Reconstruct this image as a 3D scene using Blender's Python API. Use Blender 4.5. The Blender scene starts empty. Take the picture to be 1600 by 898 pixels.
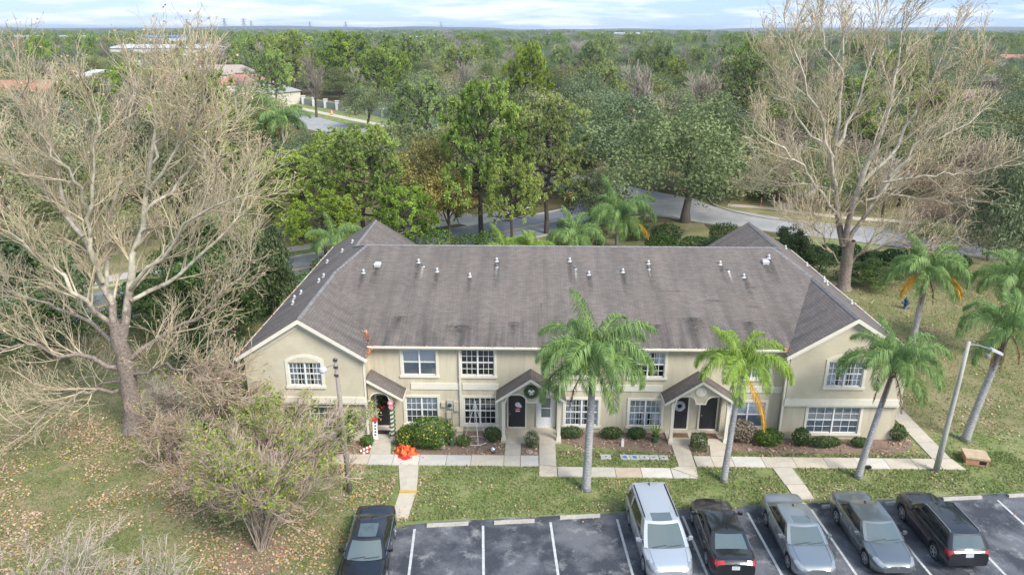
import bpy, math, random
import numpy as np
from mathutils import Matrix, Vector
R_ = math.radians
random.seed(7); rng = np.random.default_rng(7)
scene = bpy.context.scene
COL = scene.collection

# ---------------------------------------------------------------- camera
CAM_H = 21.06; PITCH = 0.3328; YAW = 0.0187; ROLL = 0.0015
cd = bpy.data.cameras.new('camera'); cam = bpy.data.objects.new('camera', cd); COL.objects.link(cam)
fwd = Vector((-math.sin(YAW)*math.cos(PITCH), math.cos(YAW)*math.cos(PITCH), -math.sin(PITCH)))
rt = Vector((math.cos(YAW), math.sin(YAW), 0)); up = rt.cross(fwd)
rt2 = rt*math.cos(ROLL)+up*math.sin(ROLL); up2 = -rt*math.sin(ROLL)+up*math.cos(ROLL)
M = Matrix((rt2, up2, -fwd)).transposed().to_4x4(); M.translation = Vector((0, 0, CAM_H))
cam.matrix_world = M
cd.sensor_width = 36; cd.lens = 1170/1600*36; cd.clip_start = 0.1; cd.clip_end = 20000
scene.camera = cam

# ---------------------------------------------------------------- sky, sun, exposure
SUN_EL, SUN_AZ = 44, 136          # azimuth clockwise from +Y: the brighter side is right of and behind the camera
w = bpy.data.worlds.new('World'); scene.world = w; w.use_nodes = True
nt = w.node_tree; nt.nodes.clear()
N = nt.nodes.new; Lk = nt.links.new
out = N('ShaderNodeOutputWorld'); bg = N('ShaderNodeBackground'); bg.inputs['Strength'].default_value = 0.13
sky = N('ShaderNodeTexSky'); sky.sky_type = 'NISHITA'; sky.sun_disc = False
sky.sun_elevation = R_(SUN_EL); sky.sun_rotation = R_(SUN_AZ); sky.air_density = 1.0; sky.dust_density = 0.3; sky.ozone_density = 1.5
tc = N('ShaderNodeTexCoord'); sep = N('ShaderNodeSeparateXYZ'); Lk(tc.outputs['Generated'], sep.inputs[0])
# clouds: noise on a flat layer seen in perspective (x/(z+k), y/(z+k))
add = N('ShaderNodeMath'); add.operation = 'ADD'; add.inputs[1].default_value = 0.09; 
mx = N('ShaderNodeMath'); mx.operation = 'MAXIMUM'; mx.inputs[1].default_value = 0.0
Lk(sep.outputs['Z'], mx.inputs[0]); Lk(mx.outputs[0], add.inputs[0])
dx = N('ShaderNodeMath'); dx.operation = 'DIVIDE'; Lk(sep.outputs['X'], dx.inputs[0]); Lk(add.outputs[0], dx.inputs[1])
dy = N('ShaderNodeMath'); dy.operation = 'DIVIDE'; Lk(sep.outputs['Y'], dy.inputs[0]); Lk(add.outputs[0], dy.inputs[1])
cmb = N('ShaderNodeCombineXYZ'); Lk(dx.outputs[0], cmb.inputs[0]); Lk(dy.outputs[0], cmb.inputs[1])
nz = N('ShaderNodeTexNoise'); nz.inputs['Scale'].default_value = 0.75; nz.inputs['Detail'].default_value = 7; nz.inputs['Roughness'].default_value = 0.55
Lk(cmb.outputs[0], nz.inputs['Vector'])
rmp = N('ShaderNodeValToRGB'); rmp.color_ramp.elements[0].position = 0.44; rmp.color_ramp.elements[1].position = 0.60
Lk(nz.outputs['Fac'], rmp.inputs[0])
nz2 = N('ShaderNodeTexNoise'); nz2.inputs['Scale'].default_value = 2.4; nz2.inputs['Detail'].default_value = 5
Lk(cmb.outputs[0], nz2.inputs['Vector'])
cc = N('ShaderNodeMixRGB'); cc.inputs[1].default_value = (2.3, 2.65, 3.2, 1); cc.inputs[2].default_value = (3.9, 4.05, 4.2, 1)
Lk(nz2.outputs['Fac'], cc.inputs[0])
mix = N('ShaderNodeMixRGB'); 
lo = N('ShaderNodeMixRGB'); lo.inputs[2].default_value = (1.0, 1.75, 3.1, 1); Lk(sky.outputs[0], lo.inputs[1])   # thin blue-grey veil over the clear parts
lo.inputs[0].default_value = .85; Lk(lo.outputs[0], mix.inputs[1]); Lk(rmp.outputs[0], mix.inputs[0]); Lk(cc.outputs[0], mix.inputs[2])
Lk(mix.outputs[0], bg.inputs['Color']); Lk(bg.outputs[0], out.inputs['Surface'])
sd = bpy.data.lights.new('sun', 'SUN'); sd.energy = 2.1; sd.angle = R_(24); sd.color = (1, .96, .9)
sun = bpy.data.objects.new('sun', sd); COL.objects.link(sun)
a, e = R_(SUN_AZ), R_(SUN_EL)
sdir = Vector((math.sin(a)*math.cos(e), math.cos(a)*math.cos(e), math.sin(e)))
sun.rotation_euler = sdir.to_track_quat('Z', 'Y').to_euler()
scene.view_settings.view_transform = 'Standard'; scene.view_settings.look = 'None'
scene.view_settings.exposure = 1.4; scene.view_settings.gamma = 1
scene.render.engine = 'CYCLES'
scene.cycles.max_bounces = 6; scene.cycles.diffuse_bounces = 3; scene.cycles.transparent_max_bounces = 12
scene.cycles.volume_bounces = 0

# ---------------------------------------------------------------- helpers
def tag(o, label=None, cat=None, group=None, kind=None):
    if label: o['label'] = label
    if cat: o['category'] = cat
    if group: o['group'] = group
    if kind: o['kind'] = kind
    return o
def thing(name, label, cat, loc=(0, 0, 0), rz=0, group=None):
    o = bpy.data.objects.new(name, None); COL.objects.link(o); o.empty_display_size = .2
    o.location = loc; o.rotation_euler = (0, 0, rz)
    return tag(o, label, cat, group)
def link(name, mesh, parent=None, loc=None, rot=None, sc=None):
    o = bpy.data.objects.new(name, mesh); COL.objects.link(o)
    if parent: o.parent = parent
    if loc is not None: o.location = loc
    if rot is not None: o.rotation_euler = rot
    if sc is not None: o.scale = sc if hasattr(sc, '__len__') else (sc, sc, sc)
    return o
def copy_tree(o, parent=None):
    c = o.copy(); COL.objects.link(c)
    if parent: c.parent = parent
    for ch in list(o.children): copy_tree(ch, c)
    return c

class MB:
    def __init__(s, off=(0, 0, 0)): s.v = []; s.f = []; s.m = []; s.off = off; s.uv = None
    def add(s, vs, fs, mi=0):
        b = len(s.v); s.v += [tuple(v) for v in vs]
        for f in fs: s.f.append(tuple(b+i for i in f)); s.m.append(mi)
    def box(s, x0, y0, z0, x1, y1, z1, mi=0):
        s.add([(x0,y0,z0),(x1,y0,z0),(x1,y1,z0),(x0,y1,z0),(x0,y0,z1),(x1,y0,z1),(x1,y1,z1),(x0,y1,z1)],
              [(0,3,2,1),(4,5,6,7),(0,1,5,4),(1,2,6,5),(2,3,7,6),(3,0,4,7)], mi)
    def poly(s, pts, mi=0): s.add(pts, [tuple(range(len(pts)))], mi)
    def prism(s, pts, vec, mi=0, cap=True):
        n = len(pts); q = [tuple(p[i]+vec[i] for i in range(3)) for p in pts]
        fs = [(i, (i+1) % n, n+(i+1) % n, n+i) for i in range(n)]
        if cap: fs += [tuple(range(n-1, -1, -1)), tuple(range(n, 2*n))]
        s.add(list(pts)+q, fs, mi)
    def tube(s, pts, rad, n=8, mi=0, cap=True):
        pts = [Vector(p) for p in pts]; k = len(pts)
        if not hasattr(rad, '__len__'): rad = [rad]*k
        vs = []; ref = None
        for i, p in enumerate(pts):
            t = (pts[min(i+1, k-1)]-pts[max(i-1, 0)]).normalized()
            if ref is None or abs(t.dot(ref)) > .95: ref = Vector((1, 0, 0)) if abs(t.x) < .8 else Vector((0, 1, 0))
            u = t.cross(ref).normalized(); v = t.cross(u); ref = v.cross(t) if False else ref
            for j in range(n):
                a = 2*math.pi*j/n; vs.append(p+(u*math.cos(a)+v*math.sin(a))*rad[i])
        fs = [(i*n+j, i*n+(j+1) % n, (i+1)*n+(j+1) % n, (i+1)*n+j) for i in range(k-1) for j in range(n)]
        if cap: fs += [tuple(range(n-1, -1, -1)), tuple(range((k-1)*n, k*n))]
        s.add(vs, fs, mi)
    def lathe(s, prof, c=(0, 0, 0), n=16, mi=0, axis='z'):
        vs = []
        for r, h in prof:
            for j in range(n):
                a = 2*math.pi*j/n; x, y = r*math.cos(a), r*math.sin(a)
                vs.append((c[0]+x, c[1]+y, c[2]+h) if axis == 'z' else ((c[0]+h, c[1]+x, c[2]+y) if axis == 'x' else (c[0]+x, c[1]+h, c[2]+y)))
        k = len(prof)
        fs = [(i*n+j, i*n+(j+1) % n, (i+1)*n+(j+1) % n, (i+1)*n+j) for i in range(k-1) for j in range(n)]
        fs += [tuple(range(n)), tuple(range((k-1)*n, k*n))]
        s.add(vs, fs, mi)
    def mesh(s, name, mats, smooth=False):
        me = bpy.data.meshes.new(name); o = s.off
        me.from_pydata([(v[0]-o[0], v[1]-o[1], v[2]-o[2]) for v in s.v], [], s.f)
        for m in (mats if isinstance(mats, (list, tuple)) else [mats]): me.materials.append(m)
        me.polygons.foreach_set('material_index', s.m)
        if smooth: me.polygons.foreach_set('use_smooth', [True]*len(s.f))
        me.update(); return me
    def build(s, name, mats, parent=None, smooth=False, loc=None, rot=None):
        return link(name, s.mesh(name, mats, smooth), parent, loc, rot)

def np_mesh(name, V, F, mats, mi=None, smooth=False):
    """V (n,3), F (m,k) all faces with k corners"""
    me = bpy.data.meshes.new(name); V = np.ascontiguousarray(V, dtype=np.float32); F = np.ascontiguousarray(F, dtype=np.int32)
    k = F.shape[1]; me.vertices.add(len(V)); me.vertices.foreach_set('co', V.ravel())
    me.loops.add(F.size); me.loops.foreach_set('vertex_index', F.ravel())
    me.polygons.add(len(F)); me.polygons.foreach_set('loop_start', np.arange(0, F.size, k, dtype=np.int32))
    me.polygons.foreach_set('loop_total', np.full(len(F), k, dtype=np.int32))
    for m in (mats if isinstance(mats, (list, tuple)) else [mats]): me.materials.append(m)
    if mi is not None: me.polygons.foreach_set('material_index', np.ascontiguousarray(mi, dtype=np.int32))
    me.polygons.foreach_set('use_smooth', np.full(len(F), smooth, dtype=bool))
    me.update(calc_edges=True); return me
def unit(a): return a/np.maximum(np.linalg.norm(a, axis=-1, keepdims=True), 1e-9)
def leaves(P, Nn, size, asp=.55, g=None):
    """leaf quads: centre P, normal Nn, size array -> V, F"""
    g = g or rng; n = len(P); r = unit(g.normal(size=(n, 3))); u = unit(np.cross(Nn, r)); v = np.cross(Nn, u)
    s = (np.ones(n)*size)[:, None]
    V = np.stack([P-u*s*.5, P+v*s*.5*asp, P+u*s*.5, P-v*s*.5*asp], 1).reshape(-1, 3)
    return V, np.arange(4*n).reshape(n, 4)
def join(parts):
    V = []; F = []; b = 0
    for v, f in parts: V.append(v); F.append(f+b); b += len(v)
    return np.concatenate(V), np.concatenate(F)
def tubes(P, Rr, sides=3):
    """P (n,k,3) polylines, Rr (n,k) radii -> quads"""
    n, k, _ = P.shape
    T = np.zeros_like(P); T[:, 1:-1] = P[:, 2:]-P[:, :-2]; T[:, 0] = P[:, 1]-P[:, 0]; T[:, -1] = P[:, -1]-P[:, -2]; T = unit(T)
    ref = np.where(np.abs(T[:, :1, 2:3]) > .85, np.array([1., 0, 0]), np.array([0, 0, 1.])); ref = np.broadcast_to(ref, T.shape)
    U = unit(np.cross(T, ref)); W = np.cross(T, U)
    a = np.arange(sides)*2*np.pi/sides
    V = P[:, :, None]+(U[:, :, None]*np.cos(a)[:, None]+W[:, :, None]*np.sin(a)[:, None])*Rr[:, :, None, None]
    idx = np.arange(n*k*sides).reshape(n, k, sides); nx = np.roll(idx, -1, axis=2)
    F = np.stack([idx[:, :-1], nx[:, :-1], nx[:, 1:], idx[:, 1:]], -1).reshape(-1, 4)
    return V.reshape(-1, 3), F
def children(P, Rr, m, L, ang, upb=.25, k=4, t0=.2, rs=.55, wob=.12, g=None):
    """m side branches on every polyline"""
    g = g or rng; n, K, _ = P.shape
    t = t0+(1-t0)*(np.arange(m)[None]+g.random((n, m)))/m; t = np.minimum(t, .999)*(K-1)
    i = t.astype(int); f = (t-i)[..., None]; ar = np.arange(n)[:, None]
    p = P[ar, i]*(1-f)+P[ar, i+1]*f; d = unit(P[ar, i+1]-P[ar, i]); r = Rr[ar, i]*(1-f[..., 0])+Rr[ar, i+1]*f[..., 0]
    q = unit(np.cross(d, g.normal(size=d.shape))); an = (ang*(.7+.6*g.random((n, m))))[..., None]
    dd = unit(d*np.cos(an)+q*np.sin(an)+np.array([0, 0, upb]))
    ll = L*(.55+.75*g.random((n, m)))*(1.15-.5*(t/(K-1)))
    pts = [p]; cur = p; step = (ll/(k-1))[..., None]
    for j in range(k-1):
        dd = unit(dd+g.normal(size=dd.shape)*wob+np.array([0, 0, upb*.3])); cur = cur+dd*step; pts.append(cur)
    C = np.stack(pts, 2).reshape(n*m, k, 3)
    r0 = np.maximum(r*rs, .004)
    RR = (r0[..., None]*np.linspace(1, .3, k)).reshape(n*m, k)
    return C, RR

# ---------------------------------------------------------------- materials
MAT = {}
def nodes_of(name):
    m = bpy.data.materials.new(name); m.use_nodes = True; MAT[name] = m
    return m, m.node_tree, m.node_tree.nodes['Principled BSDF']
def pbr(name, col, rough=.6, metal=0, spec=.5, coat=0, noise=0, nscale=8, bump=0, bscale=40, col2=None, emit=None, detail=4):
    m, t, b = nodes_of(name); c = (*col, 1)
    b.inputs['Base Color'].default_value = c; b.inputs['Roughness'].default_value = rough; b.inputs['Metallic'].default_value = metal
    b.inputs['Specular IOR Level'].default_value = spec
    if coat: b.inputs['Coat Weight'].default_value = coat; b.inputs['Coat Roughness'].default_value = .04
    if noise or bump or col2:
        co = t.nodes.new('ShaderNodeTexCoord')
    if noise or col2:
        n = t.nodes.new('ShaderNodeTexNoise'); n.inputs['Scale'].default_value = nscale; n.inputs['Detail'].default_value = detail; n.inputs['Roughness'].default_value = .65
        t.links.new(co.outputs['Object'], n.inputs['Vector'])
        rm = t.nodes.new('ShaderNodeMapRange'); rm.inputs[1].default_value = .3; rm.inputs[2].default_value = .7
        t.links.new(n.outputs['Fac'], rm.inputs[0])
        mx = t.nodes.new('ShaderNodeMixRGB'); c2 = col2 or tuple(x*(1-noise) for x in col)
        mx.inputs[1].default_value = (*c2, 1); mx.inputs[2].default_value = c
        t.links.new(rm.outputs[0], mx.inputs[0]); t.links.new(mx.outputs[0], b.inputs['Base Color'])
    if bump:
        n = t.nodes.new('ShaderNodeTexNoise'); n.inputs['Scale'].default_value = bscale; n.inputs['Detail'].default_value = 3
        t.links.new(co.outputs['Object'], n.inputs['Vector'])
        bp = t.nodes.new('ShaderNodeBump'); bp.inputs['Strength'].default_value = bump; bp.inputs['Distance'].default_value = .02
        t.links.new(n.outputs['Fac'], bp.inputs['Height']); t.links.new(bp.outputs[0], b.inputs['Normal'])
    return m
class G:
    """tiny node graph helper"""
    def __init__(s, name):
        s.m, s.t, s.b = nodes_of(name); s.co = s.t.nodes.new('ShaderNodeTexCoord')
    def n(s, typ, ins=None, **kw):
        nd = s.t.nodes.new(typ)
        for k, v in kw.items(): setattr(nd, k, v)
        for k, v in (ins or {}).items():
            if hasattr(v, 'links') or isinstance(v, bpy.types.NodeSocket): s.t.links.new(v, nd.inputs[k])
            else: nd.inputs[k].default_value = v
        return nd
    def noise(s, scale, detail=4, rough=.6, vec=None, dist=0):
        return s.n('ShaderNodeTexNoise', {'Vector': vec or s.co.outputs['Object'], 'Scale': scale, 'Detail': detail, 'Roughness': rough, 'Distortion': dist}).outputs['Fac']
    def ramp(s, fac, a, b, ca=0., cb=1.):
        return s.n('ShaderNodeMapRange', {0: fac, 1: a, 2: b, 3: ca, 4: cb}).outputs[0]
    def mix(s, fac, a, b, mode='MIX'):
        f = lambda c: (*c, 1) if isinstance(c, tuple) and len(c) == 3 else c
        return s.n('ShaderNodeMixRGB', {0: fac, 1: f(a), 2: f(b)}, blend_type=mode).outputs[0]
    def math(s, op, a, b=0., c=0.): return s.n('ShaderNodeMath', {0: a, 1: b, 2: c}, operation=op).outputs[0]
    def set(s, k, v):
        if isinstance(v, bpy.types.NodeSocket): s.t.links.new(v, s.b.inputs[k])
        else: s.b.inputs[k].default_value = v
    def bump(s, h, strength=.3, dist=.02):
        s.t.links.new(s.n('ShaderNodeBump', {'Height': h, 'Strength': strength, 'Distance': dist}).outputs[0], s.b.inputs['Normal'])

def foliage(name, dark, light, transl=.25, var=.35, objcol=False, clump=.9, vr=.3):
    g = G(name); info = g.n('ShaderNodeObjectInfo'); geo = g.n('ShaderNodeNewGeometry')
    f = g.ramp(g.noise(clump, 3, .6), .35, .65)
    f = g.math('ADD', g.math('MULTIPLY', f, 1-var), g.math('MULTIPLY', geo.outputs['Random Per Island'], var))
    c = g.mix(f, dark, light)
    hs = g.n('ShaderNodeHueSaturation', {'Hue': g.ramp(info.outputs['Random'], 0, 1, .482, .515), 'Saturation': g.ramp(g.math('FRACT', g.math('MULTIPLY', info.outputs['Random'], 7.3)), 0, 1, .78, 1.08), 'Value': g.ramp(g.math('FRACT', g.math('MULTIPLY', info.outputs['Random'], 13.7)), 0, 1, 1-vr, 1+vr), 'Color': c}) if objcol else None
    c = hs.outputs[0] if hs else c
    g.set('Base Color', c); g.set('Roughness', .55); g.set('Specular IOR Level', .25)
    tr = g.n('ShaderNodeBsdfTranslucent', {'Color': c}); ms = g.n('ShaderNodeMixShader', {0: transl, 1: g.b.outputs[0], 2: tr.outputs[0]})
    g.t.links.new(ms.outputs[0], g.t.nodes['Material Output'].inputs[0])
    return g.m

foliage('oak_leaf', (.080, .115, .042), (.290, .355, .145), objcol=True)
foliage('oak_grey_leaf', (.110, .155, .080), (.340, .405, .230), objcol=True)
foliage('olive_leaf', (.130, .160, .050), (.420, .450, .170), objcol=True)
foliage('pine_needle', (.085, .145, .022), (.540, .680, .130), objcol=True, transl=.3, vr=.12)
foliage('autumn_leaf', (.14, .15, .035), (.600, .470, .100), objcol=True, clump=.45)
foliage('brown_leaf', (.19, .135, .085), (.46, .34, .23), objcol=True)
foliage('grey_twig', (.28, .235, .18), (.52, .46, .37), objcol=True, transl=.1)
foliage('holly_leaf', (.035, .070, .020), (.150, .230, .065), objcol=True)
foliage('palm_leaf', (.085, .160, .045), (.350, .500, .170), transl=.3, clump=2.)
foliage('palm_leaf_bright', (.140, .240, .035), (.430, .580, .110), transl=.35, clump=2.)
foliage('palm_leaf_yellow', (.50, .26, .015), (.80, .46, .03), transl=.3)
foliage('palm_leaf_dead', (.16, .08, .035), (.34, .19, .09), transl=.15)
foliage('shrub_leaf', (.035, .080, .015), (.17, .28, .05), transl=.25, clump=3)
foliage('hedge_leaf', (.022, .055, .014), (.10, .17, .045), transl=.2, clump=4)
foliage('sparse_leaf', (.11, .19, .035), (.42, .52, .10), transl=.3, clump=3)
foliage('dry_leaf', (.33, .21, .13), (.62, .45, .31), transl=.15, var=.9)
foliage('yellow_leaf', (.36, .34, .05), (.60, .55, .10), transl=.3)
foliage('grass_blade', (.11, .155, .05), (.32, .36, .14), transl=.3, var=.7, clump=.5)
foliage('orange_leaf', (.45, .10, .03), (.75, .30, .10), transl=.1, var=.9)
pbr('bark_dark', (.13, .10, .08), .9, col2=(.055, .042, .036), nscale=6, bump=.6, bscale=25)
pbr('bark_oak', (.15, .12, .095), .9, col2=(.06, .05, .04), nscale=4, bump=.4, bscale=12)
pbr('twig_pale', (.56, .48, .33), .8, col2=(.36, .285, .185), nscale=3)
pbr('twig_pink', (.52, .39, .30), .8, col2=(.32, .235, .18), nscale=3)
pbr('twig_grey', (.50, .43, .35), .8, col2=(.30, .25, .20), nscale=3)
def bark_sycamore():
    g = G('bark_sycamore'); s = g.n('ShaderNodeSeparateXYZ', {0: g.co.outputs['Object']})
    h = g.ramp(s.outputs['Z'], 5.0, 11.5)
    nn = g.noise(2.2, 6, .7); f = g.ramp(g.math('ADD', h, g.math('MULTIPLY', g.math('SUBTRACT', nn, .5), 1.6)), .25, .6)
    brown = g.mix(g.ramp(g.noise(9, 5), .35, .65), (.14, .105, .085), (.30, .245, .205)); pale = g.mix(g.ramp(g.noise(3, 5), .35, .65), (.36, .32, .24), (.60, .55, .43))
    g.set('Base Color', g.mix(f, brown, pale)); g.set('Roughness', .8); g.bump(g.noise(12, 4), .5, .03)
bark_sycamore()
def palm_trunk():
    g = G('palm_trunk'); s = g.n('ShaderNodeSeparateXYZ', {0: g.co.outputs['Object']})
    rings = g.math('SINE', g.math('MULTIPLY', s.outputs['Z'], 42)); n = g.noise(7, 5)
    c = g.mix(g.ramp(n, .3, .7), (.22, .21, .20), (.44, .43, .42)); c = g.mix(g.ramp(rings, .75, 1, 0, .4), c, (.16, .15, .14))
    g.set('Base Color', c); g.set('Roughness', .85); g.bump(rings, .35, .01)
palm_trunk()
def roof_mat():
    g = G('roof_shingle'); uv = g.co.outputs['UV']
    br = g.n('ShaderNodeTexBrick', {'Vector': uv, 'Color1': (.150, .126, .110, 1), 'Color2': (.200, .172, .152, 1), 'Mortar': (.112, .095, .083, 1), 'Scale': 1.0, 'Mortar Size': .012, 'Mortar Smooth': .3, 'Bias': 0., 'Brick Width': .33, 'Row Height': .15}, offset=.5)
    s = g.n('ShaderNodeSeparateXYZ', {0: uv})
    # soft algae streaks running down the slope, denser towards the eave (v = 0)
    mp = g.n('ShaderNodeMapping', {0: uv, 3: (1.4, .16, 1)}); st = g.noise(1.0, 5, .65, mp.outputs[0])
    mp2 = g.n('ShaderNodeMapping', {0: uv, 3: (.28, .22, 1)}); st2 = g.noise(1.0, 4, .6, mp2.outputs[0])
    ev = g.ramp(s.outputs['Y'], 0.0, 3.2, .55, 0.)
    d = g.math('MULTIPLY', g.ramp(st, .40, .62), g.math('ADD', ev, .36))
    c = g.mix(d, br.outputs['Color'], (.042, .038, .037))
    c = g.mix(g.ramp(st2, .38, .62, 0, .35), c, g.mix(1., c, (1.25, 1.16, 1.12), 'MULTIPLY'))
    c = g.mix(g.ramp(g.noise(60, 2), .3, .7, 0, .35), c, (.20, .18, .165))
    g.set('Base Color', c); g.set('Roughness', .92); g.set('Specular IOR Level', .2)
    fr = g.math('FRACT', g.math('DIVIDE', s.outputs['Y'], .15)); h = g.math('ADD', g.math('MULTIPLY', fr, -.6), g.math('MULTIPLY', br.outputs['Fac'], -.6))
    g.bump(h, .7, .02)
roof_mat()
def streak(name, col, al):
    g = G(name); uv = g.n('ShaderNodeSeparateXYZ', {0: g.co.outputs['UV']}); across = g.math('SUBTRACT', 1., g.math('ABSOLUTE', g.math('SUBTRACT', g.math('MULTIPLY', uv.outputs['X'], 2.), 1.)))
    f = g.math('MULTIPLY', g.math('MULTIPLY', across, uv.outputs['Y']), g.math('MULTIPLY', g.ramp(g.noise(4, 5, .7), .3, .6), al))
    g.set('Base Color', (*col, 1)); g.set('Roughness', .9); g.set('Alpha', g.math('MINIMUM', f, 1.)); return g.m
streak('stain_pale', (.42, .40, .37), 1.3); streak('stain_dark', (.05, .043, .038), .75)
def stucco():
    g = G('stucco'); s = g.n('ShaderNodeSeparateXYZ', {0: g.co.outputs['Object']})
    mp = g.n('ShaderNodeMapping', {0: g.co.outputs['Object'], 3: (1.8, 1.8, .25)})
    c = g.mix(g.ramp(g.noise(1.2, 6, .7, mp.outputs[0]), .32, .7), (.49, .43, .31), (.62, .555, .415))
    sp = g.n('ShaderNodeMapping', {0: g.co.outputs['Object'], 3: (5., 5., .45)}); c = g.mix(g.ramp(g.noise(1., 5, .7, sp.outputs[0]), .56, .72, 0, .5), c, (.36, .31, .225))
    g.set('Base Color', c); g.set('Roughness', .9); g.set('Specular IOR Level', .2)
    g.bump(g.noise(90, 3), .35, .01)
stucco()
def siding():
    g = G('gable_siding'); s = g.n('ShaderNodeSeparateXYZ', {0: g.co.outputs['Object']})
    fr = g.math('FRACT', g.math('DIVIDE', s.outputs['Z'], .19))
    c = g.mix(g.ramp(g.noise(1.1, 5), .3, .75), (.50, .44, .32), (.62, .555, .415)); c = g.mix(g.ramp(fr, .0, .09, .35, 0), c, (.28, .25, .19))
    g.set('Base Color', c); g.set('Roughness', .8); g.bump(fr, .5, .015)
siding()
pbr('trim', (.74, .69, .57), .6, noise=.10, nscale=3)
pbr('window_white', (.80, .79, .76), .5, noise=.05, nscale=3)
pbr('door_black', (.022, .024, .03), .35)
pbr('room_shade', (.05, .05, .05), .9)  # near-black colour paints the dimness of the rooms
pbr('blind_white', (.90, .92, .93), .7, noise=.08, nscale=6)
pbr('blind_grey', (.42, .46, .50), .7, noise=.2, nscale=6)
pbr('metal_galv', (.50, .50, .50), .42, metal=.8, noise=.25, nscale=10)
pbr('metal_dark', (.10, .10, .11), .5, metal=.6)
pbr('vent_white', (.55, .55, .55), .5, noise=.1, nscale=10)
pbr('chrome', (.75, .75, .76), .15, metal=1)
pbr('pole_wood', (.33, .29, .25), .9, col2=(.22, .19, .165), nscale=5)
pbr('pole_concrete', (.47, .45, .40), .85, col2=(.36, .34, .30), nscale=4)
pbr('black_plastic', (.018, .018, .02), .5)
pbr('rubber', (.02, .02, .022), .8)
pbr('mulch', (.33, .23, .17), .95, col2=(.12, .08, .06), nscale=14, bump=.8, bscale=30, detail=6)
def glass(name, tint, rough=.03, tr=.55):
    g = G(name); fr = g.n('ShaderNodeFresnel', {'IOR': 1.55})
    t_ = g.n('ShaderNodeBsdfTransparent', {'Color': (*tint, 1)}); gl = g.n('ShaderNodeBsdfGlossy', {'Color': (1, 1, 1, 1), 'Roughness': rough})
    f = g.math('ADD', g.math('MULTIPLY', fr.outputs[0], 1-tr), .10)
    ms = g.n('ShaderNodeMixShader', {0: g.math('MINIMUM', f, 1.), 1: t_.outputs[0], 2: gl.outputs[0]})
    g.t.links.new(ms.outputs[0], g.t.nodes['Material Output'].inputs[0]); return g.m
glass('window_glass', (.92, .95, .97), tr=.2)
def car_glass():
    g = G('car_glass'); g.set('Base Color', (.085, .115, .118, 1)); g.set('Roughness', .05); g.set('Specular IOR Level', .9); g.set('Coat Weight', .6); g.set('Coat Roughness', .02)  # pale teal base colour paints in some of the reflected sky
car_glass()
pbr('side_glass', (.014, .018, .018), .05, spec=.7)
def ground_mat(name, cols, leafy, bare=.3, scale=1.):
    """cols: dark grass, light grass, dry straw, soil"""
    g = G(name); o = g.co.outputs['Object']
    c = g.mix(g.ramp(g.noise(5*scale, 7, .75), .32, .68), cols[0], cols[1])
    c = g.mix(g.ramp(g.noise(.55*scale, 5, .65, dist=.6), .42, .62, 0, .8), c, cols[2])
    c = g.mix(g.ramp(g.noise(.28*scale, 6, .7, dist=1.), .55, .72, 0, bare), c, cols[3])
    c = g.mix(g.ramp(g.noise(22*scale, 4, .7), .58, .72, 0, leafy), c, (.42, .24, .14))
    c = g.mix(g.ramp(g.noise(34*scale, 3, .6), .3, .5, .45, 0), c, (.05, .055, .02))
    g.set('Base Color', c); g.set('Roughness', .95); g.set('Specular IOR Level', .1)
    g.bump(g.noise(30*scale, 5, .7), .8, .05); return g.m
ground_mat('lawn', ((.105, .155, .045), (.235, .290, .100), (.310, .300, .150), (.240, .180, .115)), .35)
ground_mat('leafy_lawn', ((.125, .145, .052), (.240, .245, .105), (.320, .265, .155), (.260, .175, .115)), .6, bare=.75)
ground_mat('forest_floor', ((.055, .060, .025), (.125, .115, .055), (.17, .125, .07), (.10, .07, .045)), .4, bare=.8, scale=.5)
def asphalt(name, a, b, c3, patch=.5, sc=1.):
    g = G(name)
    c = g.mix(g.ramp(g.noise(.42*sc, 9, .66, dist=.2), .44, .58), a, b); c = g.mix(g.ramp(g.noise(1.1*sc, 8, .72), .54, .66, 0, patch), c, c3)
    s = g.n('ShaderNodeTexVoronoi', {'Vector': g.co.outputs['Object'], 'Scale': 26}); c = g.mix(g.ramp(s.outputs['Distance'], .0, .5, .3, 0), c, (.3, .3, .3))
    c = g.mix(g.ramp(g.noise(55, 2), .35, .65, .4, 0), c, (.03, .032, .038))
    g.set('Base Color', c); g.set('Roughness', .75); g.set('Specular IOR Level', .35); g.bump(g.noise(50, 3), .5, .01); return g.m
asphalt('asphalt_lot', (.042, .047, .060), (.150, .155, .17), (.33, .325, .32), .8)
asphalt('asphalt_road', (.20, .215, .235), (.255, .265, .28), (.32, .32, .32), .3)
asphalt('asphalt_pale', (.36, .355, .345), (.43, .42, .40), (.50, .49, .46), .4)
def slabmat(name, base):
    g = G(name); info = g.n('ShaderNodeObjectInfo'); r = info.outputs['Random']
    c = g.mix(g.ramp(g.noise(2.2, 6, .7), .35, .65), tuple(x*.84 for x in base), base)
    c = g.n('ShaderNodeHueSaturation', {'Value': g.ramp(r, 0, 1, .88, 1.08), 'Saturation': g.ramp(r, 0, 1, .8, 1.25), 'Color': c}).outputs[0]
    g.set('Base Color', c); g.set('Roughness', .9); g.bump(g.noise(60, 3), .3, .008); return g.m
slabmat('slab_beige', (.53, .475, .39)); slabmat('slab_new', (.56, .53, .475)); slabmat('slab_rust', (.52, .41, .315))
pbr('road_paint_white', (.62, .62, .60), .7, col2=(.36, .36, .36), nscale=7, detail=6); pbr('road_paint_yellow', (.62, .40, .10), .7, noise=.3, nscale=7)
pbr('curb_concrete', (.47, .44, .38), .85, noise=.3, nscale=5)


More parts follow.
